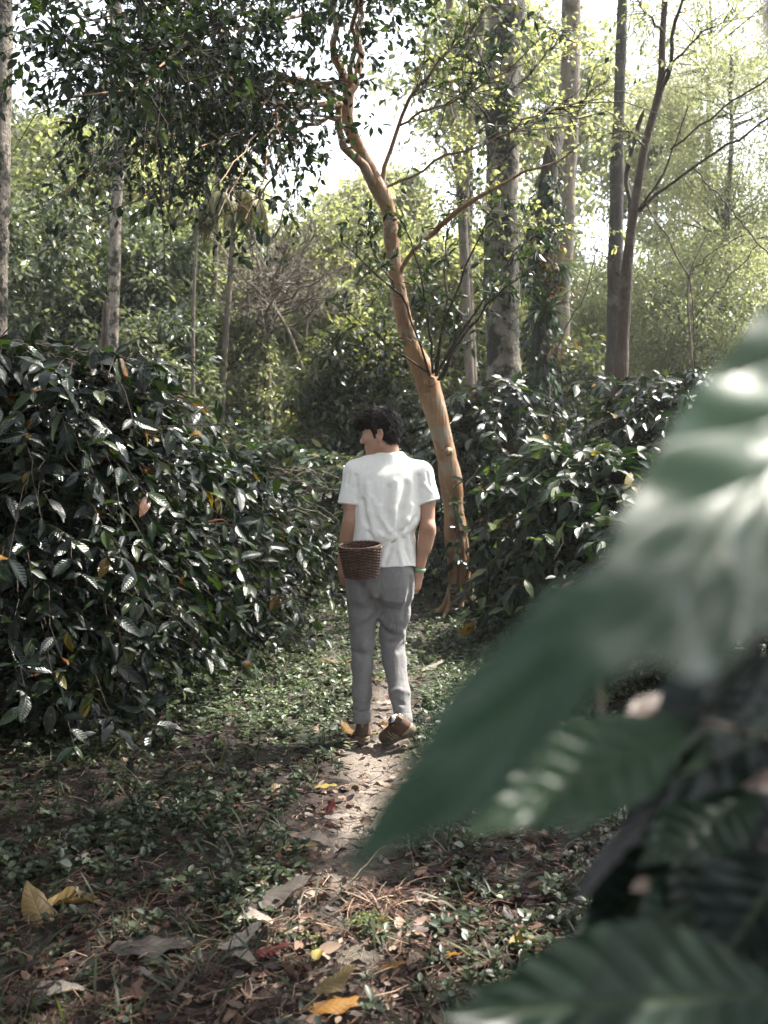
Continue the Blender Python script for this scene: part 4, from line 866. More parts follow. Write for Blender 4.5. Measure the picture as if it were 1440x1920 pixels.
# ------------------------------------------------------------------ foreground coffee shrub close to the lens
M['fore'] = leaf_mat('near_coffee_leaf', [(0, (0.006, 0.014, 0.010)), (.5, (0.04, 0.085, 0.045)), (.75, (0.07, 0.12, 0.06)), (.8, (0.04, 0.038, 0.043)), (.86, (0.09, 0.085, 0.09)), (.9, (0.10, 0.042, 0.028)), (1.0, (0.5, 0.36, 0.27))], 0.33, 0.42, 0.08, glow=(1.4, 1.6, .8), veins=True)
def near_leaf(parent, base, Lm, Rm, tint, amp=.004, nv=13, sag=.18, label=None, wavy=.03, name='leaf', nl=60, nw=16):
    """Leaf between two margins given as rows (px, py, depth), both running base -> tip; lateral veins pucker the blade."""
    A = smooth_line([P(*q) for q in Lm], nl + 1); B = smooth_line([P(*q) for q in Rm], nl + 1)
    V, UV = [], []
    for i in range(nl + 1):
        t = i / nl; w = B[i] - A[i]; wl = np.linalg.norm(w); tg = (A[min(i + 1, nl)] + B[min(i + 1, nl)] - A[max(i - 1, 0)] - B[max(i - 1, 0)])
        n = np.cross(w, tg); n = n / max(np.linalg.norm(n), 1e-9)
        if n[2] < 0: n = -n
        for j in range(nw + 1):
            s = j / nw; a = abs(s - .5) * 2
            ph = nv * t - 1.1 * a
            h = amp * (1 - abs(math.sin(math.pi * ph))) ** .8 * -1 * min(1, a * 4) * min(1, wl / .03)
            h += sag * wl * (a ** 1.2 - 1) * .5 + wavy * wl * a ** 3 * math.sin(t * 31 + (2 if s < .5 else 0)) * .5
            V.append(A[i] + w * s + n * h); UV.append((t, s))
    Q = [(i * (nw + 1) + j, (i + 1) * (nw + 1) + j, (i + 1) * (nw + 1) + j + 1, i * (nw + 1) + j + 1) for i in range(nl) for j in range(nw)]
    o = mk(name, np.array(V), np.array(Q), M['fore'], parent, base, np.full(len(Q), tint), np.array(UV))
    if label: o['label'] = label
    return o
def simple(parent, base, b, tip, width, tint, roll=0.0, label=None, up=(0, -.55, .83), amp=.0012, sag=.2, bulge=.0, nv=11, curve=0.0):
    """Near leaf from its stalk end and tip (px, py, depth) and width in metres."""
    b, tip = P(*b), P(*tip); ax = tip - b; n = np.array(up, float); sd = np.cross(n, ax); sd /= np.linalg.norm(sd)
    if roll:
        axn = ax / np.linalg.norm(ax); sd = sd * math.cos(roll) + np.cross(axn, sd) * math.sin(roll)
    nn = np.cross(ax, sd); nn /= np.linalg.norm(nn); nn = nn if nn[2] > 0 else -nn
    us = np.linspace(0, 1, 9); pr = np.array([.04, .45, .8, .98, 1, .88, .62, .26, .01])
    def marg(sg):
        out = []
        for u, k in zip(us, pr):
            q = b + ax * u + nn * (bulge * math.sin(math.pi * u) * np.linalg.norm(ax)) + sd * sg * k * width / 2 + np.array([curve * math.sin(math.pi * u), 0, 0])
            out.append(q)
        return out
    A, B = marg(-1), marg(1)
    global P_; 
    return near_leaf_w(parent, base, A, B, tint, amp, nv, sag, label)
def near_leaf_w(parent, base, A, B, tint, amp, nv, sag, label):
    global P
    keepP = P
    try:
        P = lambda *q: np.asarray(q, float)
        return near_leaf(parent, base, A, B, tint, amp, nv, sag, label)
    finally:
        P = keepP
fb = np.array([0.62, 0.95, float(gz(.62, .95))])
fs = empty('foreground_shrub', fb, 'blurred coffee shrub right in front of the lens, one huge leaf crossing the view', 'coffee bush')
# the huge leaf: upper margin and lower margin, stalk end first
near_leaf(fs, fb, [(1760, 130, .60), (1610, 330, .54), (1450, 555, .475), (1300, 735, .42), (1200, 900, .375), (1112, 1062, .335), (1010, 1120, .318), (880, 1235, .308), (760, 1405, .302), (690, 1540, .30), (640, 1645, .298)],
          [(1790, 180, .58), (1800, 620, .50), (1700, 930, .41), (1500, 1130, .34), (1330, 1240, .288), (1230, 1240, .275), (1130, 1265, .272), (1020, 1420, .274), (890, 1525, .28), (770, 1572, .29), (646, 1648, .298)], .45, amp=.006, nv=12, sag=.22, label='huge blurred leaf catching white sky light on its upper half', wavy=.09)
T = [  # near black tints put the shade of the leaf mass into its colour
 ((1300, 1350, .50), (868, 1568, .44), .052, .6, 0.2, 'smaller blurred leaf below the huge one, its veins light', (0.1, -.75, .6)),
 ((1330, 1360, .62), (1046, 1595, .55), .055, .02, 0.7, None, (0, -.2, .9)),
 ((1460, 1150, .50), (1250, 1420, .50), .060, .0, 1.2, None, (.3, -.2, .7)),
 ((1250, 1480, .66), (1050, 1735, .60), .030, .80, .9, 'narrow grey leaf hanging edge on', (0, -.5, .7)),
 ((1480, 1240, .7), (1150, 1520, .66), .10, .04, .3, None, (0, -.6, .6)),
 ((1440, 1500, .72), (1250, 1770, .66), .05, .83, .2, 'pale lavender grey leaf in the dark mass', (-.2, -.75, .5)),
 ((1380, 1560, .7), (1250, 1760, .66), .06, .1, -.2, None, (.2, -.7, .5)),
 ((1290, 1600, .72), (1085, 1810, .66), .075, .04, -.3, 'dark leaf with whitish ribs', (-.1, -.75, .6)),
 ((1480, 1860, .56), (825, 1905, .5), .085, .2, 0.0, 'blurred grey green leaf along the bottom edge', (.05, -.85, .5)),
 ((1300, 1990, .55), (870, 1850, .52), .07, .12, 0.1, None, (.1, -.85, .5)),
 ((1520, 1700, .6), (1380, 1980, .6), .09, .02, .4, None, (-.2, -.6, .6)),
 ((1240, 1300, .62), (1165, 1358, .6), .013, .90, .4, 'small rusty brown leaf under the huge one', (0, -.8, .4)),
 ((1470, 1450, .66), (1390, 1480, .64), .02, .91, .4, None, (0, -.8, .4)),
 ((1225, 1648, .68), (1180, 1672, .66), .010, .99, .2, 'small pale dry leaf', (0, -.8, .5)),
 ((1520, 1560, .78), (1250, 1640, .74), .09, .05, .1, None, (0, -.6, .6)),
 ((1540, 1300, .8), (1280, 1560, .76), .09, .03, .5, None, (0, -.5, .6)),
 ((1430, 1470, .72), (1195, 1625, .66), .06, .33, .15, None, (0, -.72, .6)), ((1410, 1640, .70), (1170, 1765, .64), .062, .3, .1, None, (.05, -.75, .55)), ((1470, 1740, .68), (1270, 1880, .62), .06, .36, .0, None, (.05, -.7, .6)), ((1470, 1330, .7), (1300, 1520, .66), .055, .28, .2, None, (.1, -.7, .6)), ((1460, 1330, .6), (1200, 1480, .58), .07, .02, .9, None, (.2, -.4, .6)), ((1380, 1420, .75), (1130, 1640, .72), .075, .06, .5, None, (.1, -.4, .7)), ((1480, 1600, .62), (1330, 1830, .6), .08, .03, .2, None, (0, -.4, .7)), ((1350, 1700, .8), (1120, 1900, .76), .085, .08, .4, None, (0, -.5, .7)), ((1250, 1650, .85), (1060, 1780, .8), .06, .1, .7, None, (.1, -.4, .7)), ((1460, 1820, .75), (1240, 1900, .72), .09, .05, .3, None, (0, -.4, .7)), ((1450, 1220, .66), (1330, 1400, .64), .07, .0, 1.0, None, (.3, -.3, .6)),
]
for b_, t_, wd, ti, ro, lb, up in T:
    simple(fs, fb, b_, t_, wd, ti, ro, lb, up, sag=.25, bulge=.03)
for b_, t_ in (((.40, .36, 1.90), (.20, .30, 1.84)),):  # unseen leaf added to shade the lower half of the huge one
    b_, t_ = np.array(b_), np.array(t_); ax = t_ - b_; sd = np.cross([.35, -.1, .93], ax); sd /= np.linalg.norm(sd)
    mg = lambda sg: [b_ + ax * u + sd * sg * k * .04 for u, k in zip(np.linspace(0, 1, 7), (.05, .6, .95, 1, .8, .42, .01))]
    near_leaf_w(fs, fb, mg(-1), mg(1), .2, .001, 11, .2, None)
near_leaf(fs, fb, [(1560, -260, .44), (1470, -120, .43), (1432, -20, .42), (1426, 50, .42), (1450, 118, .42)], [(1560, -240, .43), (1560, -100, .42), (1550, 20, .41), (1510, 90, .41), (1455, 120, .42)], .97, amp=.001, label='pale tan fingertip at the top right by the lens, shaped as a hanging leaf')  # leaf shape standing in for a fingertip close to the lens
tb = Tubes(); r = np.random.default_rng(91)
for rw in ([(1124, 1250, .62, 10), (1126, 1330, .62, 9), (1124, 1400, .62, 9)],):
    tb.one(*px_line(rw, 6), 6)
o = tb.build('dry_stalk', M['twig_pale'], fs, fb)
tb = Tubes()
for pts in ([fb, fb + [.02, -.02, .7], P(1560, 1300, .75), P(1700, 600, .62), P(1775, 150, .59), P(1640, -330, .44)], [fb + [0, 0, .3], P(1500, 1700, .78), P(1470, 1420, .70), P(1300, 1352, .5)], [fb + [0, 0, .6], P(1480, 1560, .74), P(1290, 1600, .72)], [fb + [0, 0, .2], P(1560, 1950, .7), P(1480, 1862, .56)], [P(1480, 1420, .70), P(1250, 1480, .66)], [P(1560, 1300, .75), P(1480, 1240, .7), P(1460, 1150, .5)]):
    n = 16; tb.one(smooth_line(pts, n), np.linspace(.008, .0025, n), 8)
tb.one(smooth_line([P(1775, 150, .59), [.42, .40, 1.86], [.40, .36, 1.90]], 8), .003, 6)  # twig carrying the added shade leaf
tb.build('branching_stem', M['twig'], fs, fb)
# the shrub's inner leaves, farther from the lens
r = np.random.default_rng(92); lv = Leaves(); n = 420
u = norm(r.normal(0, 1, (n, 3))); c = fb + np.array([.05, .06, .68]); pos = c + u * (r.random((n, 1)) ** .4) * np.array([.36, .30, .60])
pos = pos[(pos[:, 2] > .1) & (np.hypot(pos[:, 0], pos[:, 1]) > .55)]; n = len(pos)
f = norm((pos - c) * [1, 1, .3]) + r.normal(0, .35, (n, 3)) + np.array([0, 0, -.5])
lv.add(T_COFFEE, pos, f, np.array([0, 0, 1.]) + r.normal(0, .35, (n, 3)), r.uniform(.09, .16, n), r.random(n) * .9, r)
lv.build('inner_foliage', M['coffee'], fs, fb, uv=True)

# ------------------------------------------------------------------ single fallen leaves and sticks on the soil
def fallen(label, px, py, L, az, mat_t, seed, tilt=.1, tm=0, wd=1.0, lift=.03):
    L *= 1.3
    g = G(px, py); c = np.array([g[0], g[1], float(gz(g[0], g[1])) + lift]); rt = None
    V, Q, U = leaf_template(10, 6, .45 * wd, .25, [-.15, .2, .05][tm % 3], .03, curl=[1.0, -1.0, .6][tm % 3])
    f = norm(np.array([math.cos(az), math.sin(az), tilt])); s = norm(np.cross([0, 0, 1.0], f)); u_ = np.cross(f, s)
    W = (V[:, :1] - .5) * L * f + V[:, 1:2] * L * s + V[:, 2:3] * L * u_
    o = mk('fallen_leaf', W, Q, M[mat_t], uv=U, tint=np.full(len(Q), .5)); o.location = tuple(c)
    tag(o, label, 'fallen leaf', 'fallen leaves on the forest floor')
def dead(name, c1, c2, spec=.4, rough=.45):
    M[name] = leaf_mat(name, [(0, c1), (1, c2)], rough, spec, .15, glow=(1.3, 1.0, .6), veins=True)
dead('yellow_dead_leaf', (.19, .125, .045), (.27, .175, .055)); dead('orange_dead_leaf', (.30, .14, .03), (.36, .18, .035)); dead('red_dead_leaf', (.085, .012, .012), (.11, .016, .016)); dead('brown_dead_leaf', (.14, .075, .05), (.2, .11, .07)); dead('white_dead_leaf', (.42, .36, .3), (.5, .43, .36)); dead('grey_dead_leaf', (.1, .085, .075), (.14, .115, .1)); dead('ochre_dead_leaf', (.2, .14, .06), (.28, .19, .07)); dead('lime_dead_leaf', (.30, .24, .06), (.38, .29, .07))
FL = [('long yellow-brown fallen leaf standing on edge at far left', 70, 1740, .16, 2.3, 'yellow_dead_leaf', .45, 0), ('broad yellow-brown fallen leaf beside the upright one', 138, 1718, .15, .25, 'yellow_dead_leaf', .15, 1), ('large ochre and orange fallen leaf at the bottom edge', 632, 1905, .13, .1, 'orange_dead_leaf', .15, 2), ('long grey-brown fallen leaf just above the large ochre one', 626, 1868, .12, .6, 'ochre_dead_leaf', .15, 0),
      ('deep red curled fallen leaf', 505, 1810, .10, .05, 'red_dead_leaf', .05, 0), ('pale fallen leaf left of the red one', 458, 1822, .075, -.5, 'white_dead_leaf', .1, 1), ('bright curled fallen leaf in the sun patch', 452, 1782, .12, .5, 'white_dead_leaf', .2, 0), ('whitish fallen leaf under the dark rotten one', 480, 1745, .10, 0.1, 'white_dead_leaf', .1, 1),
      ('dark rotten fallen leaf bundle at the sun patch edge', 510, 1705, .22, .3, 'grey_dead_leaf', .1, 0), ('yellow tipped fallen leaf right of the red one', 596, 1815, .06, 1.4, 'lime_dead_leaf', .2, 1), ('small orange fallen leaf near the bottom right of the path', 738, 1826, .06, .2, 'orange_dead_leaf', .2, 2), ('thin yellow fallen leaf on the dark soil at right', 986, 1767, .09, .25, 'lime_dead_leaf', .1, 1),
      ('purple brown fallen leaf above the thin yellow one', 983, 1745, .10, .1, 'brown_dead_leaf', .2, 2), ('orange-brown fallen leaf left of the purple brown one', 893, 1740, .08, -.2, 'brown_dead_leaf', .2, 1), ('rusty fallen leaf at the right bottom under the weeds', 848, 1800, .07, -.9, 'orange_dead_leaf', .2, 0), ('grey skeletal fallen leaf lying flat at lower left', 285, 1795, .20, .2, 'grey_dead_leaf', .02, 2),
      ('yellow fallen leaf on the path edge left of the sunlit strip', 610, 1482, .09, -.1, 'lime_dead_leaf', .15, 2), ('dark red fallen leaf standing on the shaded path', 620, 1528, .07, 1.2, 'red_dead_leaf', .6, 0), ('small dark red fallen leaf below the standing one', 617, 1557, .05, .1, 'red_dead_leaf', .1, 1), ('white underside fallen leaf on the shaded path', 632, 1540, .09, .1, 'white_dead_leaf', .1, 2),
      ('long whitish fallen leaf lower on the shaded path', 592, 1588, .13, -.5, 'white_dead_leaf', .15, 1), ('tan fallen leaf beside the grass tuft', 563, 1602, .11, .2, 'ochre_dead_leaf', .1, 2), ('pair folded beige fallen leaf at the edge of the shade', 510, 1512, .10, -.8, 'white_dead_leaf', .3, 0), ('beige fallen leaf upright in the shade', 522, 1492, .09, .6, 'ochre_dead_leaf', .3, 1),
      ('orange fallen leaf left of the left shoe', 650, 1372, .10, 2.2, 'orange_dead_leaf', .3, 0), ('yellow fallen leaf between the shoes, nearer the right one', 716, 1366, .07, -.7, 'orange_dead_leaf', .3, 1), ('second yellow fallen leaf between the shoes, nearer the left one', 706, 1380, .075, -.5, 'lime_dead_leaf', .3, 2), ('brown round fallen leaf behind the left shoe heel', 670, 1394, .10, .1, 'brown_dead_leaf', .1, 0),
      ('red fallen leaf on a white one behind the ankles', 729, 1318, .06, 1.3, 'red_dead_leaf', .3, 1), ('white fallen leaf under the small red one', 728, 1328, .12, .1, 'white_dead_leaf', .1, 2), ('long beige fallen leaf on the grass left of the legs', 618, 1246, .17, -.6, 'white_dead_leaf', .1, 1), ('orange fallen leaf on the grass beside the left calf', 650, 1248, .09, .1, 'orange_dead_leaf', .2, 2),
      ('white fallen leaf on the grass right of the legs', 808, 1262, .16, .2, 'white_dead_leaf', .15, 0), ('beige fallen leaf low between weeds at far left', 120, 1880, .09, .4, 'white_dead_leaf', .2, 1), ('brown fallen leaf low at left near the long twig', 250, 1890, .10, -.6, 'brown_dead_leaf', .2, 2)]
for q, (lab, px, py, L_, az, mt, ti, tm) in enumerate(FL):
    fallen(lab, px, py, L_, az, mt, q, ti, tm)
def stick(label, rows, rad, mat='twig'):
    pts = []
    for px, py, h in rows:
        g = G(px, py); pts.append([g[0], g[1], float(gz(g[0], g[1])) + h])
    pts = smooth_line(pts, 18, .002); tb = Tubes(); tb.one(pts, np.linspace(1, .55, 18) * rad, 8)
    o = tb.build('fallen_stick', M[mat], None, pts[0]); o.location = tuple(pts[0]); tag(o, label, 'stick')
stick('dark bent stick at the lower left of the sun patch', [(322, 1905, .02), (338, 1878, .03), (352, 1858, .02), (368, 1838, .04)], .011)
stick('thin dark stick across the leaves at left', [(180, 1738, .015), (260, 1735, .02), (330, 1738, .015)], .006)
stick('pale curved stem rising from the sun patch', [(560, 1750, .01), (562, 1722, .05), (580, 1706, .07), (612, 1700, .05)], .004, 'twig_pale')
stick('long yellowish stem arching beside the blurred leaf tip', [(640, 1680, .01), (690, 1650, .07), (740, 1615, .12), (760, 1612, .11), (775, 1635, .04)], .0035, 'twig_pale')
stick('thin brown twig under the blurred leaf at right', [(770, 1612, .02), (840, 1607, .03), (905, 1606, .02)], .004)
# the small tussock of dead grass and moss by the leaf tip
r = np.random.default_rng(95); g = G(705, 1690); c = np.array([g[0], g[1], float(gz(g[0], g[1]))]); lv = Leaves(); n = 90
az = r.uniform(0, 6.283, n); el = r.uniform(.05, .9, n); f = np.stack([np.cos(az) * np.cos(el), np.sin(az) * np.cos(el), np.sin(el)], -1)
lv.add([leaf_template(6, 1, .03, 0, .5), leaf_template(6, 1, .04, 0, .9)], c + r.normal(0, .045, (n, 3)) * [1, 1, .1] + [0, 0, .01], f, np.array([0, 0, 1.]) + r.normal(0, .2, (n, 3)), r.uniform(.08, .2, n), r.random(n), r)
o = lv.build('grass_tussock', M['straw'], None, c); o.location = tuple(c); tag(o, 'tussock of dry reddish grass by the blurred leaf tip', 'grass tussock')
M['moss'] = leaf_mat('pale_moss', [(0, (.16, .2, .07)), (1, (.32, .36, .15))], .6, .3, .3)
for lab, px, py, n, rr_ in (('pale green moss cushion in the sun patch', 690, 1735, 420, .07), ('small moss cushion left of the larger one', 585, 1775, 180, .045)):
    g = G(px, py); c = np.array([g[0], g[1], float(gz(g[0], g[1]))]); lv = Leaves(); p_ = np.clip(r.normal(0, .5, (n, 3)), -.9, .9) * rr_ * [1, 1, .35]; p_[:, 2] = np.abs(p_[:, 2])
    lv.add(T_ROUND, c + p_, r.normal(0, 1, (n, 3)) * [1, 1, .5] + [0, 0, .4], np.array([0, 0, 1.]) + r.normal(0, .5, (n, 3)), r.uniform(.008, .02, n), r.random(n), r)
    o = lv.build('moss_cushion', M['moss'], None, c); o.location = tuple(c); tag(o, lab, 'moss')
# ------------------------------------------------------------------ the walking person: smooth implicit surfaces, meshed by surface nets
class Field:
    def __init__(s, lo, hi, h):
        s.lo, s.h = np.array(lo, float), h
        s.n = np.ceil((np.array(hi) - s.lo) / h).astype(int) + 1
        s.D = np.full(s.n, 0.5, np.float32)
        s.ax = [s.lo[k] + h * np.arange(s.n[k]) for k in range(3)]
    def box(s, lo, hi):
        a = np.clip(np.floor((np.array(lo) - s.lo) / s.h).astype(int), 0, s.n - 1); b = np.clip(np.ceil((np.array(hi) - s.lo) / s.h).astype(int) + 1, 1, s.n)
        sl = tuple(slice(a[k], b[k]) for k in range(3))
        return sl, s.ax[0][sl[0]][:, None, None], s.ax[1][sl[1]][None, :, None], s.ax[2][sl[2]][None, None, :]
    def blend(s, sl, d, k, op):
        D = s.D[sl]; d = d.astype(np.float32)
        if op == 'add':
            h = np.clip(k - np.abs(D - d), 0, None) / max(k, 1e-6); s.D[sl] = np.minimum(D, d) - h * h * k * .25
        elif op == 'sub':
            h = np.clip(k - np.abs(D + d), 0, None) / max(k, 1e-6); s.D[sl] = np.maximum(D, -d) + h * h * k * .25
        elif op == 'and':
            s.D[sl] = np.maximum(D, d)
    def cone(s, a, b, ra, rb, k=.02, op='add', sq=(1, 1, 1)):
        a, b = np.array(a, float), np.array(b, float); m = max(ra, rb) * max(1 / min(sq), 1) + k + .02
        sl, X, Y, Z = s.box(np.minimum(a, b) - m, np.maximum(a, b) + m)
        d = b - a; L2 = max(d @ d, 1e-9)
        t = np.clip(((X - a[0]) * d[0] + (Y - a[1]) * d[1] + (Z - a[2]) * d[2]) / L2, 0, 1)
        dist = np.sqrt(((X - a[0] - t * d[0]) * sq[0]) ** 2 + ((Y - a[1] - t * d[1]) * sq[1]) ** 2 + ((Z - a[2] - t * d[2]) * sq[2]) ** 2) - (ra + (rb - ra) * t)
        s.blend(sl, dist, k, op)
    def ell(s, c, r, k=.02, op='add', R=None):
        c, r = np.array(c, float), np.array(r, float); m = r.max() + k + .02
        sl, X, Y, Z = s.box(c - m, c + m); x, y, z = X - c[0], Y - c[1], Z - c[2]
        if R is not None:
            x, y, z = (x * R[0][q] + y * R[1][q] + z * R[2][q] for q in range(3))
        k0 = np.sqrt((x / r[0]) ** 2 + (y / r[1]) ** 2 + (z / r[2]) ** 2); k1 = np.sqrt((x / r[0] ** 2) ** 2 + (y / r[1] ** 2) ** 2 + (z / r[2] ** 2) ** 2)
        s.blend(sl, k0 * (k0 - 1) / np.maximum(k1, 1e-6), k, op)
    def loft(s, rows, k=.02, op='add', p=2.2, zshift=None):
        """rows (z, cx, cy, a, b): stacked super-ellipses, closed flat at both ends."""
        rows = np.array(sorted(rows)); lo = rows.min(0); hi = rows.max(0); m = .05
        sl, X, Y, Z = s.box((lo[1] - hi[3] - m, lo[2] - hi[4] - m, lo[0] - m), (hi[1] + hi[3] + m, hi[2] + hi[4] + m, hi[0] + m))
        Zs = Z + 0 * X if zshift is None else Z - zshift(X)
        cx, cy, a, b = (np.interp(Zs, rows[:, 0], rows[:, q]) for q in (1, 2, 3, 4))
        q = (np.abs((X - cx) / a) ** p + np.abs((Y - cy) / b) ** p) ** (1 / p)
        d = (q - 1) * np.minimum(a, b)
        d = np.maximum(d, np.maximum(rows[0, 0] - Zs, Zs - rows[-1, 0]))
        s.blend(sl, d, k, op)
    def plane(s, n, c, op='and'):
        n = np.array(n, float); n /= np.linalg.norm(n)
        s.blend((slice(None),) * 3, (s.ax[0][:, None, None] - c[0]) * n[0] + (s.ax[1][None, :, None] - c[1]) * n[1] + (s.ax[2][None, None, :] - c[2]) * n[2], 0, op)
    def back_y(s, x, z):
        """y of the surface first met from the camera side at (x, z)."""
        i = int(round((x - s.lo[0]) / s.h)); k = int(round((z - s.lo[2]) / s.h))
        col = s.D[np.clip(i, 0, s.n[0] - 1), :, np.clip(k, 0, s.n[2] - 1)]; j = np.argmax(col < 0)
        return s.lo[1] + j * s.h if (col < 0).any() else None
    def fold(s, pts, r, k, op, lift=.0):
        """A crease along (px, py) photo points, on the surface nearest the camera."""
        q = []
        for px, py in pts:
            x, z = (px - 712) / 354, (1392 - py) / 354; y = s.back_y(x, z)
            if y is not None: q.append((x, y - lift, z))
        for a, b in zip(q[:-1], q[1:]): s.cone(a, b, r, r, k, op)
    def mesh(s, name, mat, parent, smooth_it=1):
        D = s.D; nx, ny, nz = D.shape; ins = D < 0
        c = np.zeros((nx - 1, ny - 1, nz - 1), np.int8)
        for a in (0, 1):
            for b in (0, 1):
                for g in (0, 1): c += ins[a:nx - 1 + a, b:ny - 1 + b, g:nz - 1 + g]
        act = np.argwhere((c > 0) & (c < 8)); idx = np.full(c.shape, -1, np.int32); idx[tuple(act.T)] = np.arange(len(act))
        acc = np.zeros((len(act), 3)); cnt = np.zeros(len(act)); co_ = [(a, b, g) for a in (0, 1) for b in (0, 1) for g in (0, 1)]
        for p in co_:
            for ax_ in range(3):
                if p[ax_]: continue
                q = list(p); q[ax_] = 1
                a = D[tuple((act + p).T)]; b = D[tuple((act + q).T)]; cr = (a < 0) != (b < 0)
                t = np.where(cr, a / np.where(cr, a - b, 1), 0); v = np.array(p, float)[None].repeat(len(act), 0); v[:, ax_] += t
                acc += v * cr[:, None]; cnt += cr
        V = s.lo + s.h * (act + acc / cnt[:, None]); Qs = []
        for ax_ in range(3):
            u, w_ = (ax_ + 1) % 3, (ax_ + 2) % 3
            s0 = [slice(1, -1)] * 3; s0[ax_] = slice(0, -1); s1 = list(s0); s1[ax_] = slice(1, None)
            a, b = ins[tuple(s0)], ins[tuple(s1)]
            for fl in (0, 1):
                e = np.argwhere(a & ~b if fl == 0 else ~a & b)
                if not len(e): continue
                off = np.ones(3, int); off[ax_] = 0; e = e + off
                du, dw = np.zeros(3, int), np.zeros(3, int); du[u] = 1; dw[w_] = 1
                q = np.stack([idx[tuple((e - du - dw).T)], idx[tuple((e - dw).T)], idx[tuple(e.T)], idx[tuple((e - du).T)]], -1)
                Qs.append(q if fl == 0 else q[:, ::-1])
        Qs = np.concatenate(Qs); Qs = Qs[(Qs >= 0).all(1)]
        for _ in range(smooth_it):
            sm = np.zeros_like(V); n_ = np.zeros(len(V))
            for q in range(4):
                np.add.at(sm, Qs[:, q], V[Qs[:, (q + 1) % 4]] + V[Qs[:, (q + 3) % 4]]); np.add.at(n_, Qs[:, q], 2)
            V = V * .5 + .5 * sm / np.maximum(n_, 1)[:, None]
        return mk(name, V, Qs, mat, parent)

def I(px, py, y=0.0):
    return np.array([(px - 712) / 354, y, (1392 - py) / 354])

PY = 5.08
pb = np.array([(712 - 720) / F_PX * PY, PY, float(gz(-.02, PY)) - .016])
person = empty('person', pb, 'young man seen from behind in white T-shirt and grey joggers, head turned left', 'person')

def cloth_mat(name, c1, c2, scale, bump, dist):
    m, nt, out = nodes(name); L = nt.links.new
    tc = N(nt, 'TexCoord'); mp = N(nt, 'Mapping'); mp.inputs['Scale'].default_value = (1, 1, .45); mp.inputs['Rotation'].default_value = (0, .35, 0); L(tc.outputs['Object'], mp.inputs[0])
    n1 = N(nt, 'TexNoise', Scale=scale, Detail=3.0, Roughness=.45, Distortion=1.2); L(mp.outputs[0], n1.inputs['Vector'])
    rd = math_n(nt, 'ABSOLUTE', math_n(nt, 'SUBTRACT', n1.outputs[0], .5))
    n2 = N(nt, 'TexNoise', Scale=420.0, Detail=2.0); L(tc.outputs['Object'], n2.inputs['Vector'])
    n3 = N(nt, 'TexNoise', Scale=60.0, Detail=4.0); L(tc.outputs['Object'], n3.inputs['Vector'])
    r1 = ramp(nt, [(.35, c1), (.65, c2)]); L(n3.outputs[0], r1.inputs[0])
    h = math_n(nt, 'ADD', math_n(nt, 'MULTIPLY', rd, 2.0), math_n(nt, 'MULTIPLY', n2.outputs[0], .12))
    b = N(nt, 'Bump', Strength=bump, Distance=dist); L(h, b.inputs['Height'])
    p = N(nt, 'BsdfPrincipled', Roughness=.95); p.inputs['Specular IOR Level'].default_value = .12; p.inputs['Sheen Weight'].default_value = .15
    L(r1.outputs[0], p.inputs['Base Color']); L(b.outputs[0], p.inputs['Normal']); L(p.outputs[0], out.inputs[0])
    return m
M['skin'] = plain_mat('skin', (.36, .20, .135), .5, .35, (.42, .245, .175), 9, .12, 240, sss=.25)
M['hair'] = plain_mat('dark_brown_hair', (.008, .006, .0055), .6, .25, (.02, .014, .011), 50)
M['shirt'] = cloth_mat('white_cotton', (.80, .78, .74), (.75, .73, .69), 9.0, .35, .012)
M['joggers'] = cloth_mat('grey_jersey', (.168, .161, .160), (.19, .182, .18), 11.0, .45, .014)
M['sock'] = plain_mat('white_sock', (.72, .71, .69), .9, .1, None, 20, .3, 300)
M['shoe_brown'] = plain_mat('brown_suede', (.06, .034, .026), .8, .25, (.10, .06, .045), 24, .3, 300)
M['shoe_tan'] = plain_mat('tan_trim', (.22, .165, .115), .75, .25, None, 20, .2, 300)
M['shoe_sole'] = plain_mat('olive_sole', (.08, .074, .053), .8, .25, (.13, .12, .085), 40)
M['shoe_black'] = plain_mat('black_lining', (.012, .011, .011), .8, .2)
M['band'] = plain_mat('green_band', (.2, .38, .23), .6, .3)
M['brow'] = plain_mat('brow_hair', (.014, .010, .009), .7, .2)
M['eye'] = plain_mat('eye_white', (.6, .58, .55), .2, .5)
M['wicker'] = bark_mat('brown_wicker', (.17, .095, .068), (.07, .038, .028), (.12, .075, .05), 30, .3, rough=.55, bump=.3, stretch=1)
M['cordm'] = plain_mat('beige_cord', (.42, .34, .24), .85, .15, None, 20, .4, 300)

# --- head frame: faces left, slightly away from the lens and a touch down
hc = np.array([.012, .015, 1.655])
hf = np.array([-.955, .28, -.09]); hf /= np.linalg.norm(hf)
hr = np.cross(hf, [0, 0, 1.0]); hr /= np.linalg.norm(hr); hu = np.cross(hr, hf)       # hr: the head's right side (away from the lens)
HR = np.stack([hf, hr, hu], 1)
def H(f, s_, u): return hc + hf * f + hr * s_ + hu * u
NEAR = -1     # the left ear faces the lens

sk = Field((-.26, -.26, .80), (.36, .22, 1.82), .0042)
# trunk hidden by the shirt, kept slim so that the body is one surface
sk.cone((.03, .0, .96), (.045, .0, 1.25), .085, .10, .05); sk.cone((.045, 0, 1.25), (.05, .0, 1.39), .10, .085, .05)
sk.cone((-.10, 0, 1.43), (.19, 0, 1.43), .043, .043, .05); sk.cone((.05, .0, 1.40), (.058, .004, 1.50), .07, .05, .03)
# neck
sk.cone((.060, .008, 1.49), (.042, .012, 1.60), .054, .054, .02)
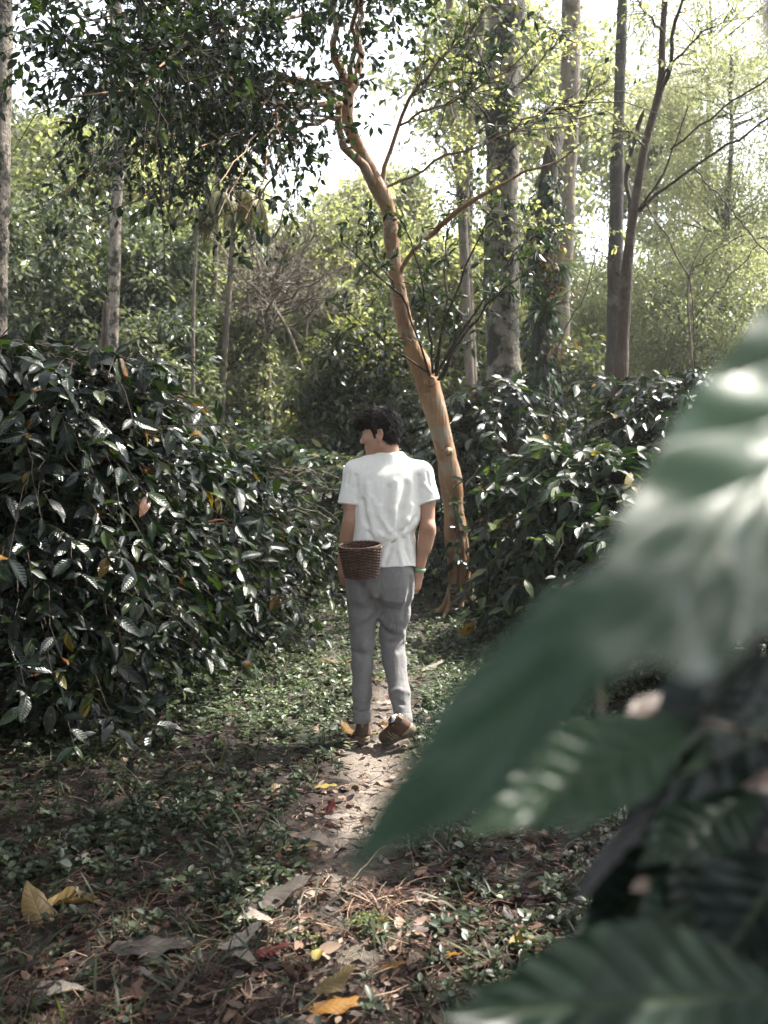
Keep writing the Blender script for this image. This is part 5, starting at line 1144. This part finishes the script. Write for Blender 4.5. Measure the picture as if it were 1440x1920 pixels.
# skull, jaw, face
sk.ell(H(.003, 0, .035), (.088, .072, .090), .02, R=HR); sk.ell(H(.045, 0, -.015), (.052, .060, .080), .03, R=HR)
sk.cone(H(.0, .048, -.055), H(.066, .018, -.098), .022, .017, .03); sk.cone(H(.0, -.048, -.055), H(.066, -.018, -.098), .022, .017, .03)
sk.ell(H(.079, 0, -.098), (.016, .018, .015), .02, R=HR); sk.ell(H(.03, 0, -.07), (.05, .045, .032), .03, R=HR)
sk.cone(H(.092, .02, .026), H(.092, -.02, .026), .011, .011, .015)
for sd in (-1, 1):
    sk.ell(H(.094, sd * .031, .006), (.016, .016, .012), .012, 'sub', R=HR); sk.ell(H(.066, sd * .042, -.022), (.022, .018, .018), .02, R=HR)
    sk.ell(H(.086, sd * .031, .006), (.0125, .0125, .0125), .004, R=HR)
    # ear
    eR = HR @ np.array([[.94, -.28 * sd, -.2], [.28 * sd, .96, 0], [.2, 0, .98]])
    sk.ell(H(-.012, sd * .078, -.008), (.019, .008, .033), .008, R=eR); sk.ell(H(-.007, sd * .085, -.002), (.0105, .009, .019), .004, 'sub', R=eR); sk.cone(H(.0, sd * .075, -.034), H(-.006, sd * .077, -.038), .008, .009, .008)
sk.cone(H(.094, 0, .014), H(.117, 0, -.030), .0085, .0105, .012); sk.cone(H(.104, .009, -.034), H(.104, -.009, -.034), .0095, .0095, .008)
sk.cone(H(.094, .012, -.060), H(.094, -.012, -.060), .0075, .0075, .006); sk.cone(H(.091, .011, -.073), H(.091, -.011, -.073), .0085, .0085, .006)
# arms: left hangs behind the basket, right hangs free
sk.cone((-.118, .0, 1.43), (-.150, -.012, 1.30), .044, .043, .03); sk.cone((-.150, -.012, 1.30), (-.152, -.02, 1.20), .043, .039, .03); sk.cone((-.152, -.02, 1.20), (-.203, .05, .985), .038, .025, .02)
sk.cone((-.158, -.01, 1.16), (-.178, .015, 1.09), .037, .034, .03)
sk.cone((.208, .0, 1.43), (.249, -.018, 1.315), .045, .043, .03); sk.cone((.249, -.018, 1.315), (.252, -.035, 1.165), .043, .038, .03); sk.cone((.252, -.035, 1.165), (.208, .0, .915), .037, .024, .02)
sk.cone((.254, -.028, 1.13), (.24, -.02, 1.06), .038, .034, .03); sk.ell((.258, -.062, 1.165), (.018, .018, .022), .03)
def hand(wr, d, back, out, flip):
    """wrist, finger direction, normal of the hand's back, thumb side."""
    d, back, out = (np.array(v, float) / np.linalg.norm(v) for v in (d, back, out))
    kn = wr + d * .082
    for q, (o, w0) in enumerate(((.024, .013), (.008, .0135), (-.008, .013), (-.023, .012))):
        sk.cone(wr + out * o * .55 + d * .008, kn + out * o, .0165, w0, .012)
    for q, (o, L_, rr_) in enumerate(((.026, .066, .0088), (.008, .074, .0092), (-.010, .070, .0088), (-.027, .055, .0078))):
        p0 = kn + out * o * 1.02; bend = .35 + .12 * q
        p1 = p0 + d * L_ * .45 - back * L_ * .12; d2 = d * math.cos(bend) - back * math.sin(bend); p2 = p1 + d2 * L_ * .32; d3 = d * math.cos(bend * 2) - back * math.sin(bend * 2); p3 = p2 + d3 * L_ * .26
        sk.cone(p0, p1, rr_ * 1.06, rr_, .003); sk.cone(p1, p2, rr_, rr_ * .93, .003); sk.cone(p2, p3, rr_ * .93, rr_ * .78, .003)
    t0 = wr + out * .022 + d * .022; t1 = t0 + out * .020 + d * .030 - back * .012; t2 = t1 + d * .030 - back * .008; t3 = t2 + d * .022 - back * .008
    sk.cone(t0, t1, .0145, .0115, .010); sk.cone(t1, t2, .0112, .0098, .004); sk.cone(t2, t3, .0098, .008, .003)
hand(np.array([-.203, .05, .985]), (.02, .0, -1), (-.75, -.65, .0), (-.55, .75, 0), 1)
hand(np.array([.208, .0, .915]), (-.20, .10, -1), (.75, -.65, .0), (.60, .75, 0), -1)
body = sk.mesh('body', M['skin'], person)

# --- shirt
sh = Field((-.30, -.26, .92), (.40, .24, 1.60), .0042)
zc = lambda X: .40 * (np.clip(X, -.2, .2) - .16) + 1.128
rows = [(.955, .018, .0, .176, .128), (1.02, .02, .0, .172, .124), (1.10, .028, .0, .160, .118), (1.125, .03, .0, .152, .112), (1.155, .033, -.006, .172, .130), (1.20, .038, -.008, .182, .136), (1.30, .044, -.004, .178, .132), (1.38, .048, .0, .176, .126), (1.44, .05, .004, .172, .112), (1.475, .052, .006, .148, .094), (1.505, .055, .008, .108, .078), (1.53, .057, .008, .076, .068), (1.552, .058, .008, .064, .064)]
low = [(z, cx, cy, a, b) for z, cx, cy, a, b in rows]
sl_, Xg, Yg, Zg = sh.box((-.30, -.26, .92), (.40, .24, 1.60))
# the cord runs aslant, so everything near it slides with it
zz = Zg - (zc(Xg) - 1.125) * np.exp(-((Zg - 1.125) / .10) ** 2)
zr_ = np.arange(.93, 1.60, .004); R0_ = np.array(rows); kz_ = np.hanning(17); kz_ /= kz_.sum()
R_ = np.stack([zr_] + [np.convolve(np.pad(np.interp(zr_, R0_[:, 0], R0_[:, q]), 8, mode='edge'), kz_, 'valid') for q in (1, 2, 3, 4)], 1); cx, cy, a, b = (np.interp(zz, R_[:, 0], R_[:, q]) for q in (1, 2, 3, 4))
qn = (np.abs((Xg - cx) / a) ** 2.3 + np.abs((Yg - cy) / b) ** 2.3) ** (1 / 2.3)
hem = .953 + .010 * np.sin(Xg * 9 + .6) - .02 * np.clip((Xg - .17) * 20, 0, 1)
d = np.maximum((qn - 1) * np.minimum(a, b), np.maximum(hem - Zg, Zg - 1.553 - .05 * (Xg - .058) - .12 * (Yg)))
sh.D[sl_] = d.astype(np.float32)
Dtorso = sh.D.copy()
# shoulders and sleeves
sh.cone((.045, .005, 1.500), (-.125, .0, 1.458), .048, .060, .05); sh.cone((.02, .0, 1.507), (-.06, .0, 1.492), .034, .044, .04); sh.cone((.06, .005, 1.497), (.215, .0, 1.450), .045, .060, .05)
sh.cone((-.125, .0, 1.445), (-.156, -.012, 1.300), .063, .064, .035); sh.cone((.215, .0, 1.44), (.252, -.018, 1.315), .064, .064, .035)
sh.cone((-.1556, -.012, 1.315), (-.168, -.016, 1.24), .045, .046, .004, 'sub'); sh.cone((.2505, -.0175, 1.325), (.262, -.022, 1.255), .045, .046, .004, 'sub')
# cut the sleeve ends square
for c, n_ in (((-.156, -.012, 1.282), (-.10, -.05, -1)), ((.252, -.02, 1.292), (.30, -.05, -1))):
    n_ = np.array(n_); n_ = n_ / np.linalg.norm(n_); sl2, X2, Y2, Z2 = sh.box(np.array(c) - [.085, .11, .075], np.array(c) + [.085, .11, .03])
    keep_x = (X2 < -.098) if c[0] < 0 else (X2 > .205)
    pl = (X2 - c[0]) * n_[0] + (Y2 - c[1]) * n_[1] + (Z2 - c[2]) * n_[2]
    sh.D[sl2] = np.where(keep_x & (pl > 0), np.maximum(sh.D[sl2], pl), sh.D[sl2]).astype(np.float32)
sh.D = np.minimum(sh.D, Dtorso)
# folds
for pts, r_, k_, op, lf in [
    ([(728, 905), (722, 950), (716, 985)], .010, .03, 'sub', .004), ([(742, 895), (738, 945), (742, 980)], .009, .03, 'add', -.004), ([(762, 900), (752, 945), (745, 985)], .009, .03, 'sub', .004), ([(772, 940), (762, 965), (755, 988)], .008, .025, 'add', -.003),
    ([(690, 900), (694, 950), (704, 995)], .008, .03, 'add', -.003), ([(680, 930), (686, 965), (698, 1000)], .008, .026, 'sub', .004), ([(732, 985), (720, 970), (712, 940)], .006, .02, 'add', -.002), ([(748, 990), (765, 978), (780, 960)], .008, .025, 'sub', .003), ([(735, 1000), (712, 990), (690, 980)], .007, .022, 'add', -.002),
    ([(738, 1004), (732, 1020), (722, 1045)], .006, .02, 'sub', .003), ([(747, 1002), (748, 1022), (754, 1048)], .006, .02, 'add', -.002), ([(757, 1000), (760, 1020), (770, 1044)], .006, .018, 'sub', .003), ([(728, 1006), (720, 1024), (716, 1040)], .006, .018, 'add', -.002), ([(765, 998), (772, 1025)], .005, .016, 'add', -.002),
    ([(784, 885), (786, 905), (785, 925)], .007, .02, 'sub', .003), ([(800, 880), (803, 900), (808, 912)], .004, .014, 'sub', .001), ([(668, 885), (668, 905), (670, 928)], .008, .02, 'sub', .004), ([(655, 880), (652, 900)], .004, .014, 'sub', .001), ([(795, 900), (808, 915)], .005, .018, 'add', -.002),
    ([(700, 925), (712, 955), (730, 985)], .006, .022, 'add', -.002)]:
    sh.fold(pts, r_ * .7, k_, op, lf * .25)
# hollow neck
sh.cone((.057, .010, 1.606), (.058, .010, 1.66), .0585, .062, .006, 'sub')
shirt = sh.mesh('shirt', M['shirt'], person, 2)
# neck band
a_ = np.linspace(0, 2 * math.pi, 37)
ring = np.stack([.058 + .0635 * np.cos(a_), .008 + .0635 * np.sin(a_), 1.546 + .05 * .0635 * np.cos(a_) + .12 * .0635 * np.sin(a_)], -1)
tb = Tubes(); tb.one(ring, .006, 6); cb = tb.build('collar', M['shirt'], shirt)

for c, n_, rr_ in (((-.157, -.012, 1.290), (-.10, -.05, -1), .0635), ((.2525, -.019, 1.300), (.30, -.05, -1), .0635)):
    n_ = np.array(n_) / np.linalg.norm(n_); u_ = np.cross(n_, [0, 1, 0]); u_ /= np.linalg.norm(u_); v_ = np.cross(n_, u_); g_ = np.linspace(0, 2 * math.pi, 33)
    tb = Tubes(); tb.one(np.array(c) + rr_ * (np.cos(g_)[:, None] * u_ + np.sin(g_)[:, None] * v_), .0038, 6); tb.build('sleeve_hem', M['shirt'], shirt)
# --- joggers
jg = Field((-.24, -.26, .09), (.26, .22, 1.02), .0045)
jg.loft([(.80, .0, -.008, .150, .110), (.86, .002, -.008, .166, .122), (.92, .004, -.006, .166, .122), (.985, .006, .0, .158, .112), (1.01, .008, 0, .155, .108)], .03)
jg.ell((-.07, -.030, .84), (.082, .088, .13), .08); jg.ell((.08, -.030, .84), (.082, .088, .13), .08)
for rows_ in ([(-.080, 0, .83, .086), (-.088, .0, .70, .076), (-.092, .012, .55, .062), (-.094, .012, .42, .054), (-.096, .0, .28, .050), (-.097, -.005, .185, .047)],
              [(.088, 0, .83, .086), (.080, .015, .70, .080), (.066, .055, .57, .068), (.078, .028, .44, .062), (.105, -.055, .285, .053), (.121, -.105, .185, .047)]):
    for u, v in zip(rows_[:-1], rows_[1:]): jg.cone(u[:3], v[:3], u[3], v[3], .025)
jg.cone((-.097, -.005, .18), (-.0965, -.008, .125), .0455, .044, .004); jg.cone((.121, -.105, .185), (.128, -.125, .150), .044, .042, .004)
# cuffs end flat
jg.box
sl3, X3, Y3, Z3 = jg.box((-.24, -.26, .05), (0.0, .22, .2)); jg.D[sl3] = np.maximum(jg.D[sl3], .118 - Z3)
sl3, X3, Y3, Z3 = jg.box((.03, -.26, .05), (.26, .22, .26)); jg.D[sl3] = np.maximum(jg.D[sl3], (.158 - Z3) * .93 + (Y3 + .115) * .36 + 0 * X3)
for pts, r_, k_, op, lf in [([(688, 1112), (700, 1120), (710, 1131)], .014, .03, 'sub', .006), ([(698, 1135), (706, 1133), (712, 1126)], .010, .022, 'add', -.004), ([(713, 1108), (711, 1122), (709, 1140)], .010, .022, 'sub', .004), ([(700, 1150), (690, 1162), (676, 1170)], .009, .03, 'sub', .004), ([(712, 1165), (722, 1178), (738, 1186)], .011, .025, 'sub', .004),
                            ([(752, 1182), (742, 1190), (726, 1188)], .010, .02, 'add', -.004), ([(755, 1192), (745, 1198), (730, 1200)], .009, .02, 'sub', .003), ([(758, 1205), (748, 1214)], .008, .02, 'sub', .003), ([(716, 1150), (730, 1165), (752, 1176)], .009, .026, 'add', -.004), ([(664, 1215), (678, 1222), (694, 1220)], .008, .025, 'sub', .003), ([(692, 1190), (680, 1200), (666, 1205)], .008, .025, 'add', -.003),
                            ([(770, 1075), (768, 1110), (758, 1150)], .007, .03, 'sub', .004), ([(662, 1325), (678, 1330), (694, 1327)], .006, .016, 'sub', .002), ([(740, 1300), (755, 1306), (770, 1300)], .006, .016, 'sub', .002), ([(734, 1285), (750, 1282), (766, 1288)], .006, .018, 'add', -.002), ([(664, 1300), (680, 1308), (694, 1304)], .006, .018, 'add', -.002), ([(672, 1080), (686, 1100), (700, 1118)], .008, .035, 'sub', .003)]:
    jg.fold(pts, r_, k_, op, lf)
trousers = jg.mesh('trousers', M['joggers'], person, 2)
# ribbed cuffs
for c, ax, rr_ in (((-.0965, -.007, .140), (0, 0, 1), .0475), ((.1255, -.118, .163), (-.1, .35, .93), .0455)):
    ax = np.array(ax) / np.linalg.norm(ax); u_ = np.cross(ax, [0, 1, .0]); u_ /= np.linalg.norm(u_); v_ = np.cross(ax, u_)
    V, Q = [], []; nS = 72
    for i_, (h_, k_) in enumerate(((-.024, .93), (-.022, 1.0), (.0, 1.02), (.020, 1.0), (.024, .95))):
        for j_ in range(nS):
            g_ = 2 * math.pi * j_ / nS; rad_ = rr_ * k_ * (1 + .018 * math.sin(g_ * 24)); V.append(np.array(c) + ax * h_ + (u_ * math.cos(g_) + v_ * math.sin(g_)) * rad_)
    for i_ in range(4):
        for j_ in range(nS): Q.append((i_ * nS + j_, i_ * nS + (j_ + 1) % nS, (i_ + 1) * nS + (j_ + 1) % nS, (i_ + 1) * nS + j_))
    mk('cuff', np.array(V), np.array(Q), M['joggers'], trousers)

# --- socks and shoes
def shoe(ank, heel, toe, upv, lab, sockc):
    heel, toe, upv = np.array(heel, float), np.array(toe, float), np.array(upv, float)
    f = toe - heel; L_ = np.linalg.norm(f); f /= L_; s_ = np.cross(f, upv); s_ /= np.linalg.norm(s_); u_ = np.cross(s_, f)
    T_ = lambda a, b, c: heel + f * a * L_ + s_ * b + u_ * c
    R_ = np.stack([f, s_, u_], 1)
    lo = np.minimum(heel, toe) - .09; hi = np.maximum(heel, toe) + .17
    up = Field(lo, hi, .0035)
    up.ell(T_(.17, 0, .045), (.050, .036, .045), .02, R=R_); up.cone(T_(.22, 0, .055), T_(.55, 0, .045), .040, .036, .02); up.ell(T_(.74, 0, .035), (.072, .046, .034), .03, R=R_); up.cone(T_(.12, 0, .06), T_(.14, 0, .098), .034, .034, .015); up.cone(T_(.32, 0, .07), T_(.27, 0, .098), .034, .033, .02)
    up.cone(T_(.20, 0, .085), T_(.20, 0, .14), .031, .034, .004, 'sub')
    n_ = u_; up.plane(-n_, T_(0, 0, .014))
    o = up.mesh('shoe', M['shoe_brown'], person); o['label'] = lab
    so_ = Field(lo, hi, .0035)
    so_.ell(T_(.14, 0, .012), (.047, .038, .030), .02, R=R_); so_.cone(T_(.2, 0, .012), T_(.6, 0, .012), .034, .038, .02); so_.ell(T_(.73, 0, .012), (.084, .049, .026), .03, R=R_)
    so_.plane(n_, T_(0, 0, .024)); so_.plane(-n_, T_(0, 0, -.002))
    for q in range(10): so_.cone(T_(.06 + q * .1, -.07, -.002), T_(.06 + q * .1, .07, -.002), .005, .005, .002, 'sub')
    so_.mesh('sole', M['shoe_sole'], o)
    # heel counter panel, pull tab, lining and side stripes
    tn = Field(lo, hi, .0035); tn.ell(T_(.165, 0, .032), (.0535, .0395, .026), .01, R=R_); tn.plane(f, T_(.22, 0, 0)); tn.plane(-n_, T_(0, 0, .018)); tn.mesh('heel_panel', M['shoe_tan'], o)
    tb = Tubes(); an = np.linspace(0, 2 * math.pi, 25)
    tb.one(np.stack([T_(.205 + .125 * math.cos(g_), .034 * math.sin(g_), .108 - .006 * math.cos(2 * g_)) for g_ in an]), .0065, 6); tb.build('lining', M['shoe_black'], o)
    for sd in (-1, 1):
        tb = Tubes()
        for q in range(3): tb.one(smooth_line([T_(.30 + .1 * q, sd * .041, .03), T_(.36 + .1 * q, sd * .041, .05), T_(.40 + .1 * q, sd * .026, .082 - .008 * q)], 7), .004, 5)
        tb.one(smooth_line([T_(.29, sd * .0415, .031), T_(.45, sd * .0415, .029), T_(.55, sd * .0425, .028)], 7), .004, 5)
        tb.build('side_stripe', M['shoe_tan'], o)
    tb = Tubes(); tb.one([T_(.045, 0, .085), T_(.02, 0, .10), T_(.025, 0, .118), T_(.06, 0, .115)], .007, 6); tb.build('pull_tab', M['shoe_tan'], o)
    tb = Tubes(); tb.one(smooth_line([T_(.21, 0, .07), T_(.21, 0, .10), np.array(sockc)], 8), [.030, .030, .031, .032, .033, .034, .034, .034], 14); tb.build('sock', M['sock'], person)
shoe(None, (-.093, -.045, .004), (-.085, .225, .004), (0, 0, 1), 'left shoe flat on the path, seen from the heel', (-.0965, -.008, .14))
shoe(None, (.185, -.185, .118), (.028, .005, .006), (-.42, -.42, .80), 'right shoe with its heel lifted, toe pointing inward', (.127, -.122, .165))

# --- hair: cap shaped in the head frame, combed with strands
hh = Field((-.20, -.14, 1.52), (.16, .17, 1.84), .0036)
hh.ell(H(.0, 0, .056), (.093, .079, .090), .02, R=HR); hh.ell(H(-.038, 0, .010), (.056, .068, .086), .03, R=HR); hh.ell(H(-.040, 0, -.028), (.034, .048, .042), .025, R=HR)
hh.ell(H(.070, 0, .078), (.055, .070, .040), .03, R=HR); hh.ell(H(.098, .008, .058), (.030, .056, .028), .025, R=HR)
hh.ell(H(.060, 0, -.048), (.074, .11, .074), .012, 'sub', R=HR); hh.ell(H(.125, 0, .0), (.05, .09, .034), .01, 'sub', R=HR)
for sd in (-1, 1):
    hh.ell(H(-.010, sd * .083, -.018), (.024, .022, .042), .008, 'sub', R=HR); hh.cone(H(.026, sd * .068, .03), H(.022, sd * .066, -.022), .011, .005, .012)
# comb grooves
sl4, X4, Y4, Z4 = hh.box((-.20, -.14, 1.52), (.16, .17, 1.84)); x_, y_, z_ = X4 - hc[0], Y4 - hc[1], Z4 - hc[2]
fa, sa, ua = (x_ * v[0] + y_ * v[1] + z_ * v[2] for v in (hf, hr, hu))
hh.D[sl4] += (.0016 * np.sin(sa * 330 + 60 * fa + 8 * np.sin(fa * 30)) * np.sin(ua * 40 + fa * 30 + 1) + .0014 * np.sin(sa * 190 - 90 * fa + ua * 70)).astype(np.float32)
hair = hh.mesh('hair', M['hair'], person)
r = np.random.default_rng(401); vv = np.array([v.co for v in hair.data.vertices]); nn_ = np.array([v.normal for v in hair.data.vertices])
pick = r.choice(len(vv), 3200); p0 = vv[pick]; n0 = nn_[pick]; rel = (p0 - hc) @ HR
flow = np.where(rel[:, :1] > .015, hf * 1.0 + hu * -.25 + hr * .1, hu * -1.0 - hf * .25) + r.normal(0, .42, (3200, 3)); flow -= n0 * (flow * n0).sum(1, keepdims=True) * .85; flow = norm(flow)
ln = r.uniform(.014, .045, 3200)[:, None, None]; u4 = np.linspace(0, 1, 4)[None, :, None]
PT = p0[:, None] - n0[:, None] * .003 + flow[:, None] * ln * u4 + n0[:, None] * .012 * u4 * (1 - .35 * u4)
ok = (((PT[:, -1] - hc) @ HR)[:, 2] > -.072) & ~((rel[:, 0] > .0) & (((PT[:, -1] - hc) @ HR)[:, 2] < .028))
tb = Tubes(); tb.batch(PT[ok], np.tile(np.array([.0017, .0018, .0014, .0004]), (ok.sum(), 1)), 3); tb.build('hair_strands', M['hair'], hair)
# eyebrows and eyes
for sd in (-1, 1):
    tb = Tubes(); tb.one([H(.104, sd * .014, .022), H(.102, sd * .028, .027), H(.088, sd * .046, .024)], [.003, .0036, .0015], 6); tb.build('eyebrow', M['brow'], person)
    V, Q = [], []
    tb = Tubes(); tb.one([H(.0945, sd * .022, .006), H(.0985, sd * .031, .0075), H(.088, sd * .043, .006)], [.0012, .0030, .0012], 6); tb.build('eyelash', M['brow'], person)
# wristband on the right wrist
an = np.linspace(0, 2 * math.pi, 33); wc = np.array([.2125, -.003, .937]); wd = np.array([.044, -.035, .25]); wd /= np.linalg.norm(wd); e1 = np.cross(wd, [0, 1, 0]); e1 /= np.linalg.norm(e1); e2 = np.cross(wd, e1)
V = np.array([wc + wd * h_ + (e1 * math.cos(g_) + e2 * math.sin(g_)) * rr_ for h_, rr_ in ((-.009, .0292), (-.008, .0312), (.008, .0322), (.009, .0302)) for g_ in an[:-1]])
Q = [(i_ * 32 + j_, i_ * 32 + (j_ + 1) % 32, (i_ + 1) * 32 + (j_ + 1) % 32, (i_ + 1) * 32 + j_) for i_ in range(3) for j_ in range(32)]
mk('wristband', V, Q, M['band'], person)

# --- the wicker basket tied to the waist
bc = pb + np.array([-.092, -.215, 0]); br_ = empty('wicker_basket', bc + [0, 0, .925], 'brown wicker basket tied at the left hip of the person by a cord', 'basket')
def bpt(g, h_, rs=1.0, off=0.0):
    t = h_ / .165; a = (.079 + .027 * t) * rs + off; b_ = (.062 + .016 * t) * rs + off
    x, y, z = a * np.cos(g), b_ * np.sin(g), h_
    y, z = y * math.cos(.16) - z * math.sin(.16), y * math.sin(.16) + z * math.cos(.16)
    rl = -.05
    x, z = x * math.cos(rl) + z * math.sin(rl), -x * math.sin(rl) + z * math.cos(rl)
    return np.stack([x, y, z], -1)
base_b = bc + [0, .0, .925]
NS = 22; g_ = np.linspace(0, 2 * math.pi, NS * 6 + 1); tb = Tubes()
for q in range(21):
    h_ = .006 + q * .0074; ph = (q % 2) * math.pi
    tb.one(base_b + bpt(g_, h_ + 0 * g_, 1, .0062 * np.cos(g_ * NS / 2 * 1.0 + ph)), .0041 * (1.0 if q not in (8, 9) else 1.2), 6)
wv = tb.build('weave', M['wicker'], br_, base_b)
tb = Tubes()
for q in range(NS):
    g0 = 2 * math.pi * (q + .5) / NS; tb.one(base_b + bpt(np.full(6, g0), np.linspace(0, .163, 6)), .003, 5)
tb.build('stake_frame', M['wicker'], br_, base_b)
tb = Tubes(); tb.one(base_b + bpt(g_, .163 + .0015 * np.sin(g_ * 30)), .0062, 7); tb.one(base_b + bpt(g_, .157 + .001 * np.sin(g_ * 30 + 2), 1, .003), .004, 6); tb.build('rim', M['wicker'], br_, base_b)
# bottom and dark inner wall
V, Q = [], []; rg = np.linspace(0, 2 * math.pi, 49)[:-1]
for h_, k_ in ((.155, .965), (.02, .94), (.008, .92), (.006, .5), (.006, .02)): V.append(base_b + bpt(rg, h_ + 0 * rg, k_))
V = np.concatenate(V)
for i_ in range(4):
    for j_ in range(48): Q.append((i_ * 48 + j_, i_ * 48 + (j_ + 1) % 48, (i_ + 1) * 48 + (j_ + 1) % 48, (i_ + 1) * 48 + j_))
mk('bottom', V, Q, M['wicker'], br_, base_b)
# cord round the waist, following the pinch of the shirt
an = np.linspace(-2.05, 3.4, 60); pts = []
for g0 in an:
    x = .032 + .152 * math.cos(g0) * 1.0; pts.append([x, .0 + .113 * math.sin(g0), zc(np.array(x)) + .002])
pts = pb + np.array(pts)
pts = np.vstack([base_b + bpt(np.array([-.25]), np.array([.150])), pts[(pts[:, 0] > bc[0] + .1) | (pts[:, 1] > pb[1])]])
tb = Tubes(); tb.one(pts, .0048, 6); tb.one(base_b + bpt(np.array([-.1, -.25, -.4]), np.array([.158, .150, .158]), 1.04), .006, 6); tb.build('cord', M['cordm'], br_, base_b)
